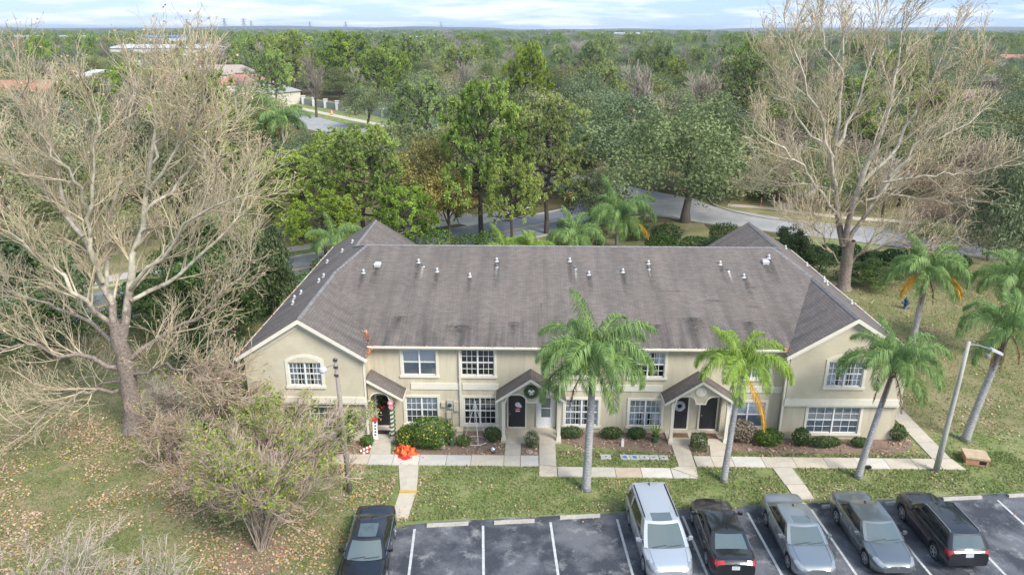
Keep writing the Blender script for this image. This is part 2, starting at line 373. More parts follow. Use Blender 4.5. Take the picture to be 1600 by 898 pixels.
# ---------------------------------------------------------------- measured data
SYC_LEFT = [([(-21.43, 36.2, 5.1), (-21.66, 36.37, 7.22), (-22.02, 36.53, 8.58), (-22.68, 36.7, 10.94), (-23.42, 36.87, 13.55), (-23.76, 37.03, 16.39), (-23.61, 37.2, 19.11)], 0.24, 0.03), ([(-21.81, 36.2, 8.69), (-21.7, 35.8, 10.86), (-21.31, 35.4, 12.59), (-20.46, 35.0, 14.86), (-19.85, 34.6, 17.28), (-19.6, 34.2, 19.82)], 0.15, 0.02), ([(-21.43, 36.2, 5.1), (-20.51, 36.45, 8.26), (-19.92, 36.7, 10.62), (-19.29, 36.95, 12.57), (-18.83, 37.2, 14.81), (-18.37, 37.45, 17.91), (-18.21, 37.7, 20.88)], 0.26, 0.03), ([(-20.37, 36.2, 8.35), (-18.38, 35.45, 10.32), (-16.34, 34.7, 12.16), (-14.32, 33.95, 13.58), (-12.18, 33.2, 14.35)], 0.13, 0.02), ([(-20.49, 36.2, 7.65), (-18.86, 36.95, 8.46), (-16.98, 37.7, 9.65), (-15.32, 38.45, 11.56), (-14.27, 39.2, 14.16)], 0.13, 0.02), ([(-21.65, 36.2, 3.79), (-23.39, 35.83, 4.51), (-25.43, 35.45, 5.1), (-27.15, 35.08, 5.36), (-28.78, 34.7, 5.86)], 0.15, 0.02), ([(-21.47, 36.2, 5.84), (-22.1, 35.7, 7.46), (-22.94, 35.2, 8.51), (-23.84, 34.7, 10.5), (-25.09, 34.2, 11.92), (-26.03, 33.7, 12.97)], 0.17, 0.02), ([(-22.05, 36.2, 2.45), (-22.63, 35.2, 3.03), (-23.4, 34.2, 3.08), (-24.6, 33.2, 2.32), (-25.92, 32.2, 1.54)], 0.12, 0.015), ([(-21.46, 36.2, 2.84), (-23.34, 36.95, 2.45), (-25.72, 37.7, 1.65), (-27.98, 38.45, -0.0), (-29.48, 39.2, -1.28)], 0.09, 0.015), ([(-21.03, 36.2, 4.36), (-19.71, 36.95, 5.17), (-17.77, 37.7, 6.38), (-16.17, 38.45, 7.42), (-14.99, 39.2, 9.22)], 0.15, 0.02), ([(-21.09, 36.2, 3.42), (-18.85, 35.53, 4.25), (-16.86, 34.87, 4.36), (-15.32, 34.2, 3.9)], 0.1, 0.015), ([(-21.47, 36.2, 5.84), (-22.03, 36.9, 8.1), (-22.11, 37.6, 10.35), (-21.51, 38.3, 12.94), (-20.82, 39.0, 16.16), (-20.49, 39.7, 19.63)], 0.16, 0.02), ([(-22.37, 36.2, 11.08), (-24.04, 36.87, 12.89), (-25.72, 37.53, 14.72), (-27.48, 38.2, 16.23)], 0.12, 0.02), ([(-18.52, 36.2, 13.71), (-16.77, 35.53, 16.0), (-15.27, 34.87, 18.13), (-13.9, 34.2, 19.83)], 0.1, 0.02), ([(-21.63, 36.2, 4.92), (-23.78, 37.08, 6.2), (-26.61, 37.95, 6.95), (-29.23, 38.83, 7.37), (-32.01, 39.7, 7.43)], 0.13, 0.02), ([(-18.95, 36.2, 12.42), (-17.39, 37.03, 14.2), (-15.83, 37.87, 16.32), (-14.74, 38.7, 17.18)], 0.1, 0.02), ([(-21.8, 36.2, 12.4), (-21.96, 35.2, 15.12), (-22.29, 34.2, 17.88), (-22.02, 33.2, 20.11)], 0.1, 0.02), ([(-18.18, 36.2, 15.29), (-17.3, 36.7, 17.67), (-16.91, 37.2, 19.72), (-17.02, 37.7, 21.31)], 0.09, 0.015)]
SYC_RIGHT = [([(26.71, 61.1, 3.8), (25.91, 61.5, 6.73), (25.43, 61.9, 9.33), (25.27, 62.3, 13.45), (25.36, 62.7, 17.44), (25.02, 63.1, 22.26)], 0.3, 0.05), ([(26.79, 61.1, 3.97), (26.75, 60.7, 7.45), (27.1, 60.3, 10.16), (27.77, 59.9, 13.76), (28.02, 59.5, 17.64), (27.45, 59.1, 22.19)], 0.28, 0.04), ([(26.96, 61.1, 3.52), (28.44, 61.6, 6.72), (30.09, 62.1, 9.32), (32.98, 62.6, 12.15), (37.16, 63.1, 14.68)], 0.22, 0.03), ([(26.22, 61.1, 5.73), (24.28, 60.35, 8.58), (21.93, 59.6, 10.77), (19.47, 58.85, 12.63), (17.14, 58.1, 13.94)], 0.17, 0.03), ([(27.17, 61.1, 2.12), (28.19, 60.43, 3.45), (30.11, 59.77, 4.37), (32.57, 59.1, 4.68)], 0.14, 0.02), ([(26.6, 61.1, 2.28), (25.1, 60.43, 3.59), (24.25, 59.77, 4.87), (22.67, 59.1, 6.48)], 0.1, 0.02), ([(25.34, 61.1, 8.96), (23.64, 60.35, 13.19), (21.52, 59.6, 16.67), (19.85, 58.85, 19.49), (18.44, 58.1, 22.16)], 0.18, 0.02), ([(27.36, 61.1, 8.97), (29.93, 61.6, 12.02), (31.52, 62.1, 16.02), (33.07, 62.6, 19.9), (33.87, 63.1, 22.27)], 0.18, 0.02), ([(29.03, 61.1, 9.24), (31.61, 60.1, 9.96), (34.02, 59.1, 10.42), (36.29, 58.1, 11.01)], 0.13, 0.02), ([(25.0, 61.1, 12.08), (26.53, 62.1, 15.5), (27.54, 63.1, 18.91), (27.73, 64.1, 23.0)], 0.15, 0.02), ([(26.9, 61.1, 6.83), (29.47, 62.1, 8.24), (33.53, 63.1, 7.5), (38.53, 64.1, 6.75)], 0.13, 0.02), ([(24.99, 61.1, 11.05), (22.71, 62.1, 13.47), (20.62, 63.1, 16.41), (19.35, 64.1, 18.85)], 0.14, 0.02), ([(29.56, 61.1, 9.77), (31.61, 60.43, 13.71), (33.64, 59.77, 16.69), (34.56, 59.1, 18.6)], 0.12, 0.02), ([(24.72, 61.1, 17.54), (23.38, 62.1, 19.89), (22.86, 63.1, 22.73)], 0.08, 0.02), ([(25.25, 61.1, 8.43), (23.62, 61.77, 8.81), (21.59, 62.43, 8.67), (19.99, 63.1, 7.98)], 0.1, 0.02)]
VENTS_MAIN = [(-9.67, 42.39, 1), (-6.5, 43.44, 1), (-6.18, 43.06, 0), (-5.28, 42.57, 1), (-3.29, 42.1, 1), (-1.75, 43.62, 1), (-1.73, 43.05, 0), (2.69, 43.68, 1), (3.0, 42.92, 0), (3.77, 42.37, 1), (5.81, 42.64, 1), (7.44, 43.47, 1), (7.41, 42.97, 0), (11.76, 43.46, 1), (12.12, 42.84, 0), (12.89, 42.23, 1), (14.86, 44.14, 1)]
BOXV = [(-8.94, 43.09), (14.53, 43.62)]
SIDEV = [(-12.19, 50.7), (-12.6, 49.3), (-13.5, 48.6), (-12.3, 43.2), (-12.38, 42.4), (-13.5, 42.3), (-13.8, 41.9), (-13.38, 40.26), (18.9, 52.8), (19.3, 49.5), (19.5, 46.8), (18.85, 45.2), (18.64, 44.2), (19.3, 42.0)]
# x, y, depth, length, height, roof, label
FAR_BUILDINGS = [(206, 1690, 60, 90, 11, 'white_roof', 'long white warehouse on the horizon right of centre'), (272, 1750, 40, 44, 13, 'white_roof', 'bright white building right of the long warehouse on the horizon'), (-144, 1090, 30, 36, 9, 'white_roof', 'small white building in the far woods left of centre'), (386, 1900, 40, 40, 12, 'white_roof', 'small white building far off on the right'),
 (-620, 1000, 60, 120, 10, 'tile_grey', 'long pale store building at the far left'), (-232, 505, 40, 60, 9, 'white_roof', 'pale store seen through the left sycamore twigs'), (-380, 800, 50, 46, 12, 'blue_roof', 'store with a blue roof seen through the left sycamore twigs')]
HAZE = 0.00013


g_ = G('hill_wood'); c_ = g_.mix(g_.ramp(g_.noise(.02, 6, .7), .35, .65), (.028, .040, .022), (.075, .09, .05)); g_.set('Base Color', c_); g_.set('Roughness', .9); g_.bump(g_.noise(.05, 5), 1., 6)

# ================================================================ ground, roads, walks
def sheet(name, pts, z, mat, kind='structure', parent=None):
    m = MB(); m.poly([(x, y, z) for x, y in pts]); o = m.build(name, mat, parent)
    if kind and not parent: o['kind'] = kind
    return o
def ribbon(pts, wl, wr, z):
    P = [Vector((x, y)) for x, y in pts]; L = []; Rr = []
    for i, p in enumerate(P):
        t = (P[min(i+1, len(P)-1)]-P[max(i-1, 0)]).normalized(); n = Vector((-t.y, t.x))
        L.append(p+n*wl); Rr.append(p-n*wr)
    return L, Rr
def road(name, pts, wl, wr, z, mat, thick=0., parent=None):
    L, Rr = ribbon(pts, wl, wr, z); m = MB()
    for i in range(len(pts)-1):
        q = [(L[i].x, L[i].y, z), (Rr[i].x, Rr[i].y, z), (Rr[i+1].x, Rr[i+1].y, z), (L[i+1].x, L[i+1].y, z)]
        if thick: m.prism([(a, b, z-thick) for a, b, _ in q], (0, 0, thick), cap=True)
        else: m.poly(q)
    o = m.build(name, mat, parent)
    if not parent: o['kind'] = 'structure'
    return o
def smooth_pl(pts, n=8):
    P = [Vector(p) for p in pts]; out = []
    for i in range(len(P)-1):
        a, b, c, d = P[max(i-1, 0)], P[i], P[i+1], P[min(i+2, len(P)-1)]
        for k in range(n):
            t = k/n; out.append(tuple(.5*((2*b)+(c-a)*t+(2*a-5*b+4*c-d)*t*t+(3*b-a-3*c+d)*t**3)))
    out.append(tuple(P[-1])); return out
sheet('ground', [(-9000, -400), (9000, -400), (9000, 12000), (-9000, 12000)], 0, MAT['forest_floor'])
sheet('lawn', [(-60, 10), (60, 10), (75, 78), (-80, 78)], .004, MAT['lawn'])
sheet('leafy_lawn', [(-60, 22), (-7, 22), (-9, 33), (-17, 38), (-22, 60), (-60, 60)], .008, MAT['leafy_lawn'])
sheet('leafy_lawn', [(20.5, 37), (60, 37), (70, 74), (20.5, 70)], .008, MAT['leafy_lawn'])
sheet('leafy_lawn', [(-17, 57), (20.3, 57), (20.3, 84), (12, 84), (0, 76), (-19, 61)], .008, MAT['leafy_lawn'])
# roads beyond the building
main_cl = smooth_pl([(-95, 22), (-62, 36), (-40, 51), (-21.2, 65.4), (-1.5, 80.2), (6, 87), (13, 93.5), (19, 97)])
road('road', main_cl, 3.95, 3.95, .016, MAT['asphalt_road'])
road('road_line', main_cl[:44], .13, .13, .026, MAT['road_paint_yellow'])
cross_cl = smooth_pl([(-92, 245), (-62, 196), (-47.3, 174), (-34, 158), (-12, 132), (6, 108), (17, 93)])
road('road', cross_cl, 5.2, 5.2, .012, MAT['asphalt_pale'])
east_cl = smooth_pl([(14, 95), (22, 88.5), (29, 82.6), (38, 78), (52, 70), (75, 55), (100, 30)])
road('road', east_cl, 4.0, 3.0, .020, MAT['asphalt_pale'])
sheet('road_junction', [(11, 89), (16.5, 86.6), (20, 84.3), (23.5, 82.2), (27, 87), (24, 91), (22, 97), (14, 105), (6, 101), (6, 93)], .024, MAT['asphalt_pale'])
road('curb', smooth_pl([(-45, 54.6), (-22.9, 69.3), (-1.6, 85.5), (4.6, 90.6), (9, 95.5), (4, 103)]), .0, .22, .13, MAT['curb_concrete'], .13)
road('curb', smooth_pl([(-19, 60.8), (0.8, 76.8), (12.5, 86.2), (17, 86.6), (19.5, 84.2), (27.2, 79.8), (36.5, 75.1), (50, 67.5)]), .2, 0, .13, MAT['curb_concrete'], .13)
road('curb', smooth_pl([(24, 99), (23.6, 94), (24.6, 90.6), (27, 87.3), (31, 84.6), (40, 81.2), (56, 73)]), .22, 0, .13, MAT['curb_concrete'], .13)
wk = road('far_sidewalk', smooth_pl([(-60, 41), (-38, 61.5), (-24, 71.8), (-6, 85.5), (0, 92)]), 1., 1., .03, MAT['slab_beige'])
road('far_sidewalk', smooth_pl([(25.5, 93.3), (30, 91.8), (33, 89.8), (38, 86.9), (46, 84.2), (62, 77)]), .8, .8, .03, MAT['slab_beige'])
road('far_sidewalk', [(31.5, 91), (38.2, 101), (44, 113)], .9, .9, .034, MAT['slab_beige'])
road('far_sidewalk', smooth_pl([(-86, 246), (-70.8, 222), (-55.4, 202), (-41.3, 184), (-27, 166)]), 1.3, 1.3, .03, MAT['slab_beige'])
sheet('verge', [(-96, 250), (-50, 176), (-30, 150), (-16, 150), (-30, 190), (-80, 262)], .008, MAT['lawn'])
sheet('verge', [(24, 92), (30, 84), (60, 70), (70, 100), (40, 118), (26, 112)], .008, MAT['leafy_lawn'])
sheet('verge', [(-60, 48), (-24, 71), (0, 90), (-8, 100), (-40, 100), (-70, 80)], .008, MAT['leafy_lawn'])
sheet('driveway', [(-36, 78), (-27, 76), (-23.5, 70.5), (-26, 68.5)], .026, MAT['slab_beige'])
sheet('driveway', [(-18, 92), (-7, 88), (-2, 85.2), (-6.5, 82)], .026, MAT['slab_beige'])

# ---- parking lot: front edge runs from (-9, 28.1) to (40, 33)
def ey(x): return 28.95+.1*x
lot = sheet('parking_lot', [(-7.9, 5), (45, 5), (45, ey(45)), (-3.6, ey(-3.6)-.1), (-5.4, ey(-5.4)-.25), (-7.6, 26.5)], .012, MAT['asphalt_lot'])
for k in range(12):
    x = -4.84+3.03*k; y1 = ey(x)-.55
    m = MB(); m.poly([(x-.055, y1, .017), (x+.055, y1, .017), (x+.4, y1-5.6, .017), (x+.29, y1-5.6, .017)])
    o = m.build('parking_line', MAT['road_paint_white'], lot)
lab = ['left end of the lot beside the black car', 'second stall from the left', 'third stall from the left', 'front of the black sedan with red tail lights', 'front of the first grey car with sunroof', 'front of the second grey car', 'nose of the black wagon', 'empty stall right of the black wagon', 'last stall at the right edge']
for j, (xa, xb, y) in enumerate([(-4.32, -2.47, 28.12), (-1.32, .5, 28.38), (1.66, 3.5, 28.82), (7.7, 9.6, 29.05), (10.95, 12.7, 29.35), (13.9, 15.75, 29.9), (16.95, 18.8, 30.2), (19.85, 21.75, 30.62), (23.1, 25, 30.95)]):
    t = MB(off=(xa, y, 0)); dyv = .1*(xb-xa)
    t.prism([(xa, y-.09, .012), (xa, y+.09, .012), (xa, y+.06, .125), (xa, y-.06, .125)], (xb-xa, dyv, 0))
    o = t.build('wheel_stop', MAT['curb_concrete'], loc=(xa, y, 0))
    tag(o, 'concrete wheel stop at the '+lab[j] if j in (0, 1, 2, 7, 8) else 'concrete wheel stop at the '+lab[j], 'wheel stop', 'wheel stops along the lot edge')
# ---- walks made of slabs
walk = thing('sidewalk', 'concrete sidewalk', 'sidewalk'); 
for k in ('label', 'category'): del walk[k]
walk['kind'] = 'structure'
slabset = []
def slab(pts, mat, z=.05):
    cx = sum(p[0] for p in pts)/len(pts); cy = sum(p[1] for p in pts)/len(pts)
    q = [(cx+(x-cx)*(1-.012/max(.3, abs(x-cx))), cy+(y-cy)*(1-.012/max(.3, abs(y-cy)))) for x, y in pts]
    m = MB(off=(cx, cy, 0)); m.prism([(x, y, .001) for x, y in q], (0, 0, z+random.uniform(-.004, .004))); o = m.build('slab', MAT[mat], walk, loc=(cx, cy, 0))
def strip(xs, y0, y1, mats, z=.05):
    for i in range(len(xs)-1): slab([(xs[i], y0), (xs[i+1], y0), (xs[i+1], y1), (xs[i], y1)], mats[i % len(mats)], z)
strip([-16.75, -15.5, -14.2, -12.9, -11.6, -10.3, -9.1, -8.0], 33.05, 34.0, ['slab_beige'])
strip([-8.0, -6.75, -5.4, -4.0, -2.72], 33.02, 34.02, ['slab_new'])
strip([-2.72, -1.03, -.17, .76], 33.05, 34.05, ['slab_beige', 'slab_beige', 'slab_new'])
slab([(-8.1, 34.04), (-6.97, 34.04), (-7.3, 36.2), (-8.2, 36.2)], 'slab_beige')
slab([(-1.03, 34.07), (-.17, 34.07), (-.15, 35.3), (-1.0, 35.3)], 'slab_beige')
slab([(.78, 33.2), (1.66, 33.05), (1.68, 35.3), (.8, 35.3)], 'slab_beige'); slab([(.76, 32.16), (1.66, 33.0), (.78, 33.17)], 'slab_beige')
strip([1.7, 3.1, 4.6], 32.16, 33.02, ['slab_beige']); slab([(.8, 32.13), (1.68, 32.16), (1.68, 32.98)], 'slab_beige')
strip([4.6, 5.9], 32.16, 33.02, ['slab_rust']); strip([5.9, 7.4], 32.16, 33.02, ['slab_new'])
slab([(7.42, 32.16), (8.62, 32.16), (7.42, 33.0)], 'slab_new'); slab([(7.46, 33.02), (8.66, 32.18), (8.75, 33.2), (7.9, 33.2)], 'slab_beige')
slab([(7.88, 33.22), (8.75, 33.22), (8.8, 35.3), (7.87, 35.3)], 'slab_beige')
slab([(9.72, 34.2), (10.72, 34.2), (10.8, 35.3), (9.9, 35.3)], 'slab_beige')
strip([8.8, 9.7, 10.75, 12.3, 13.9, 15.5, 17.1, 18.6, 20.0, 21.2], 33.2, 34.18, ['slab_beige', 'slab_beige', 'slab_new', 'slab_beige'])
slab([(21.22, 34.18), (21.22, 33.2), (22.35, 33.2), (22.15, 34.18)], 'slab_beige')
for k in range(14): y = 34.22+k*1.6; slab([(21.15, y), (22.12, y), (22.12, y+1.58), (21.15, y+1.58)], 'slab_beige')
for k in range(12): y = 34.04+k*1.6; slab([(-16.75, y), (-15.8, y), (-15.8, y+1.58), (-16.75, y+1.58)], 'slab_beige')
slab([(-5.95, 30.75), (-5.13, 30.75), (-5.35, 33.0), (-6.4, 33.0)], 'slab_beige', .06); slab([(-6.05, 28.7), (-5.25, 28.6), (-5.15, 30.62), (-5.97, 30.62)], 'slab_beige', .03)
m = MB(off=(-5.5, 30.7, 0)); m.prism([(-5.97, 30.62, .001), (-5.12, 30.62, .001), (-5.11, 30.74, .001), (-5.96, 30.74, .001)], (0, 0, .1)); m.build('yellow_step_edge', MAT['road_paint_yellow'], walk, loc=(-5.5, 30.7, 0))
slab([(12.75, 31.7), (13.72, 31.7), (13.6, 33.18), (12.6, 33.18)], 'slab_beige'); slab([(12.85, 30.45), (13.78, 30.5), (13.74, 31.68), (12.78, 31.68)], 'slab_beige')
# ---- planting beds
for i, P in enumerate([[(-6.93, 34.05), (-1.08, 34.08), (-1.08, 36.55), (-6.93, 36.55)], [(-.14, 34.08), (.77, 34.08), (.77, 35.3), (-.14, 35.3)], [(1.72, 35.35), (4.5, 34.9), (7.0, 34.6), (7.85, 34.2), (7.85, 36.55), (1.72, 36.55)],
                       [(8.82, 34.22), (9.7, 34.22), (9.85, 35.3), (8.82, 35.3)], [(10.85, 34.7), (16, 34.6), (19.9, 34.8), (20.9, 35.6), (20.5, 38), (19.9, 36.2), (13.9, 36.6), (10.9, 36.55)], [(-14.5, 34.05), (-8.15, 34.05), (-8.4, 35.5), (-14.5, 35.5)], [(-12.6, 24.8), (-10, 24.9), (-10.3, 27.3), (-12.4, 27)]]):
    sheet('planting_bed', P, .018, MAT['mulch'])

# ================================================================ building
YW, YD = 36.55, 36.95
xL, xR, W_ = -11.47, 16.91, 3.36; yfL, yfR, yb, yc = 34.85, 35.6, 55.6, 45.25
ze, za, ym, zm, sm, sw = 5.10, 7.24, 36.2, 5.25, .325, .6369
yv = ym+(za-zm)/sm; zr = zm+sm*(yc-ym); hr = (zr-za)/sw
BO = (2.7, 45.2, 0)
bld = thing('townhouse_building', 'long cream stucco townhouse building with grey shingle roof and two gabled end wings', 'building', BO)
def nb(): return MB(off=BO)
def wall_holes(m, x0, x1, z0, z1, Y, holes, mi=0, rev=.12):
    xs = sorted({x0, x1, *[h[0] for h in holes], *[h[1] for h in holes]}); zs = sorted({z0, z1, *[h[2] for h in holes], *[h[3] for h in holes]})
    for i in range(len(xs)-1):
        for j in range(len(zs)-1):
            cx, cz = (xs[i]+xs[i+1])/2, (zs[j]+zs[j+1])/2
            if any(h[0] < cx < h[1] and h[2] < cz < h[3] for h in holes): continue
            m.poly([(xs[i], Y, zs[j]), (xs[i+1], Y, zs[j]), (xs[i+1], Y, zs[j+1]), (xs[i], Y, zs[j+1])], mi)
    for a, b, c, d in holes:
        m.poly([(a, Y, c), (a, Y, d), (a, Y+rev, d), (a, Y+rev, c)], mi); m.poly([(b, Y, d), (b, Y, c), (b, Y+rev, c), (b, Y+rev, d)], mi)
        m.poly([(a, Y, d), (b, Y, d), (b, Y+rev, d), (a, Y+rev, d)], mi); m.poly([(b, Y, c), (a, Y, c), (a, Y+rev, c), (b, Y+rev, c)], mi)

def window(x0, x1, z0, z1, Y, upper='blind_white', lower='blind_grey', grid=(3, 2), arch=0, casing=.13, label=None):
    """outer trim x0..x1, z0..z1; opening inside the casing; returns opening rect"""
    c = casing; a, b, lo, hi = x0+c, x1-c, z0+c, z1-c
    m = nb(); p = .045   # casing stands proud of the wall
    def bar(xa, za_, xb, zb_, y0=Y-p, y1=Y+.02): m.box(xa, y0, za_, xb, y1, zb_)
    bar(x0, lo, a, hi); bar(b, lo, x1, hi); bar(x0-.04, z0, x1+.04, lo, Y-p-.03)
    if arch:
        n = 10; top = []
        for k in range(n+1):
            t = k/n; x = x0+(x1-x0)*t; top.append((x, Y-p, z1+arch*math.sin(math.pi*t)**.8))
        m.prism([(x0, Y-p, hi)]+top[:0]+[(x1, Y-p, hi)]+[(x, y, z) for x, y, z in reversed(top)], (0, p+.02, 0))
        inner = [(x0+c+(x1-x0-2*c)*k/n, Y-p-.012, hi+.03+(arch+c-.12)*math.sin(math.pi*k/n)**.8*.9) for k in range(n+1)]
        m2 = nb(); m2.prism([(a, Y-p-.012, hi+.03), (b, Y-p-.012, hi+.03)]+list(reversed(inner)), (0, .01, 0))
    else: bar(x0, hi, x1, z1)
    wn = m.build('window', MAT['trim'], bld)
    if label: wn['label'] = label
    if arch: m2.build('arch_panel', MAT['stucco'], wn)
    mid = (a+b)/2; zz = (lo+hi)/2
    f = nb(); fw = .045
    for xa, xb in ((a, mid), (mid, b)):
        for (l_, h_, y) in ((lo, zz, Y+.055), (zz, hi, Y+.03)):
            f.box(xa, y, l_, xa+fw, y+.04, h_); f.box(xb-fw, y, l_, xb, y+.04, h_); f.box(xa+fw, y, l_, xb-fw, y+.04, l_+fw); f.box(xa+fw, y, h_-fw, xb-fw, y+.04, h_)
    f.box(mid-.035, Y+.005, lo, mid+.035, Y+.028, hi)
    f.build('sash_frame', MAT['window_white'], wn)
    for xa, xb in ((a, mid), (mid, b)):
        for (l_, h_, y) in ((lo, zz, Y+.075), (zz, hi, Y+.05)):
            g = nb(); g.poly([(xa+fw, y, l_+fw), (xb-fw, y, l_+fw), (xb-fw, y, h_-fw), (xa+fw, y, h_-fw)]); g.build('glass_pane', MAT['window_glass'], wn)
    if grid:
        q = nb(); nx, nz_ = grid
        for xa, xb in ((a+fw, mid-fw), (mid+fw, b-fw)):
            for (l_, h_, y) in ((lo+fw, zz-fw, Y+.058), (zz+fw, hi-fw, Y+.033)):
                for i in range(1, nx): x = xa+(xb-xa)*i/nx; q.box(x-.013, y, l_, x+.013, y+.012, h_)
                for i in range(1, nz_): z = l_+(h_-l_)*i/nz_; q.box(xa, y-.003, z-.013, xb, y+.009, z+.013)
        q.build('muntins', MAT['window_white'], wn)
    for nm, l_, h_ in ((lower, lo, zz), (upper, zz, hi)):
        if nm:
            s = nb(); k = int((h_-l_)/.06)
            if nm.startswith('curt'):   # two half drawn curtains, folded
                for xa, xb in ((a, a+(b-a)*.28), (b-(b-a)*.28, b), (mid-(b-a)*.1, mid+(b-a)*.1)):
                    nn = 8
                    for i in range(nn):
                        s.poly([(xa+(xb-xa)*i/nn, Y+.16+.03*(i % 2), l_), (xa+(xb-xa)*(i+1)/nn, Y+.16+.03*((i+1) % 2), l_), (xa+(xb-xa)*(i+1)/nn, Y+.16+.03*((i+1) % 2), h_), (xa+(xb-xa)*i/nn, Y+.16+.03*(i % 2), h_)])
                s.build('curtain', MAT['blind_white'], wn)
            else:
                for i in range(k):
                    z = l_+(h_-l_)*i/k; s.poly([(a, Y+.10, z), (b, Y+.10, z), (b, Y+.112, z+(h_-l_)/k), (a, Y+.112, z+(h_-l_)/k)])
                s.build('blind', MAT[nm], wn)
    r = nb(); r.poly([(a-.05, Y+.45, lo-.05), (b+.05, Y+.45, lo-.05), (b+.05, Y+.45, hi+.05), (a-.05, Y+.45, hi+.05)]); r.build('room_shade_sheet', MAT['room_shade'], wn)  # flat dark sheet stands in for the unlit room behind the panes
    return (a-.002, b+.002, lo, hi)

mainwin = [  # x0 x1 z0 z1 upper lower grid
 (-6.68, -4.62, 3.26, 5.02, 'blind_white', 'blind_grey', None, 'wide upper window with closed white blinds'), (-3.54, -1.5, 3.26, 5.02, None, None, (3, 2), None), (2.0, 4.1, 3.26, 5.0, None, None, (3, 2), None), (5.55, 7.61, 3.26, 4.98, 'curt', None, (3, 2), None), (11.1, 13.15, 3.26, 4.95, None, 'blind_white', (3, 2), None),
 (-6.62, -4.62, .34, 2.20, 'blind_white', 'blind_grey', (3, 2), None), (-3.42, -1.42, .3, 2.20, None, None, (3, 2), None), (2.1, 4.16, .3, 2.16, 'curt', 'curt', (3, 2), None), (5.6, 7.6, .3, 2.16, 'blind_grey', 'curt', (3, 2), None), (11.1, 13.2, .3, 2.10, 'blind_white', 'blind_grey', None, None)]
holes = [window(*wv[:4], YW, wv[4], wv[5], wv[6], label=wv[7]) for wv in mainwin]
alc = [(-8.3, -7.2, 0, 2.55), (-1.02, 1.78, 0, 2.5), (7.97, 10.7, 0, 2.5)]
m = nb(); wall_holes(m, -8.42, 13.86, 0, 5.2, YW, holes)if False else wall_holes(m, -8.42, 13.86, 0, 5.2, YW, holes+alc, rev=.12)
m.build('front_wall', MAT['stucco'], bld)
# wings: upper wall overhangs the lower one
def wing(xc, Yu, Yl, zb0, zb1, winu, winl, yf):
    h = 3.05; hu = [window(*winu, Yu, 'curt', 'curt', (4, 2), arch=.30, casing=.15, label='arch topped upper window of the %s gable' % ('left' if xc < 0 else 'right'))]
    hl = [window(*winl, Yl, 'blind_grey', 'blind_grey', (3, 2), label='wide lower window of the %s wing' % ('left' if xc < 0 else 'right'))]
    top = ze+.02; m = nb(); wall_holes(m, xc-h, xc+h, zb0, top, Yu, hu, 0)
    m.poly([(xc-h, Yu, top), (xc+h, Yu, top), (xc+h-.02, Yu, za-(h-.02)*sw-.06), (xc, Yu, za-.06), (xc-h+.02, Yu, za-(h-.02)*sw-.06)], 0)
    m.poly([(xc-h, Yl, zb0), (xc-h, Yu, zb0), (xc+h, Yu, zb0), (xc+h, Yl, zb0)], 0)
    m.build('gable_wall', MAT['gable_siding'], bld)
    m = nb(); wall_holes(m, xc-h+.02, xc+h-.02, 0, zb0, Yl, hl); m.build('wing_wall', MAT['stucco'], bld)
    m = nb()
    for sx in (-1, 1):
        x = xc+sx*h; ye = YW if sx*(-1 if xc < 0 else 1) < 0 else yb-.4
        m.poly([(x, Yu, 0 if False else zb0), (x, ye, zb0), (x, ye, 5.2), (x, Yu, 5.2)]); x2 = x-sx*.02
        m.poly([(x2, Yl, 0), (x2, ye, 0), (x2, ye, zb0), (x2, Yl, zb0)])
    m.build('side_wall', MAT['stucco'], bld)
    b = nb(); b.box(xc-h-.05, Yu-.06, zb0-.02, xc+h+.05, Yu+.0, zb1); b.box(xc-h-.05, Yu-.03, zb0-.1, xc+h+.05, Yl-.003, zb0-.022)
    b.build('band_trim', MAT['trim'], bld)
    # rake boards and frieze
    for sx, nm in ((-1, 'rake_board'), (1, 'rake_board')):
        b = nb(); ex = xc+sx*W_
        z1 = ze; b.prism([(xc, yf-.02, za-.03), (ex, yf-.02, z1-.03), (ex, yf-.02, z1-.24), (xc, yf-.02, za-.26)], (0, .05, 0))
        b.prism([(xc, Yu-.035, za-.30), (xc+sx*h, Yu-.035, za-h*sw-.30), (xc+sx*h, Yu-.035, za-h*sw-.52), (xc, Yu-.035, za-.55)], (0, .04, 0))
        b.poly([(xc, yf, za-.2), (ex, yf, z1-.2), (ex, Yu, z1-.2), (xc, Yu, za-.2)])
        b.build(nm, MAT['trim'], bld)
wing(xL, 35.17, 35.4, 2.42, 2.74, (-12.42, -10.42, 3.24, 4.86), (-13.0, -9.9, .3, 2.15), yfL)
wing(xR, 35.9, 36.12, 2.20, 2.54, (15.72, 17.86, 3.12, 4.84), (15.1, 18.15, .24, 2.06), yfR)
m = nb(); yB = yb-.4
m.poly([(xL-3.05, yB, 0), (xR+3.05, yB, 0), (xR+3.05, yB, 5.2), (xL-3.05, yB, 5.2)])
for xc in (xL, xR): m.poly([(xc-3.05, yB+.01, 5.1), (xc+3.05, yB+.01, 5.1), (xc, yB+.01, za-.1)])
m.build('back_wall', MAT['stucco'], bld)
# band and frieze on the main wall (in pieces between the porch roofs)
m = nb()
for a, b in ((-8.4, -8.32), (-6.15, -3.55), (-3.35, -1.4), (2.05, 7.45), (11.1, 13.84)): m.box(a, YW-.05, 2.56, b, YW-.001, 2.93)
m.box(-8.1, YW-.03, 5.03, 13.6, YW-.002, 5.16); m.build('band_trim', MAT['trim'], bld)
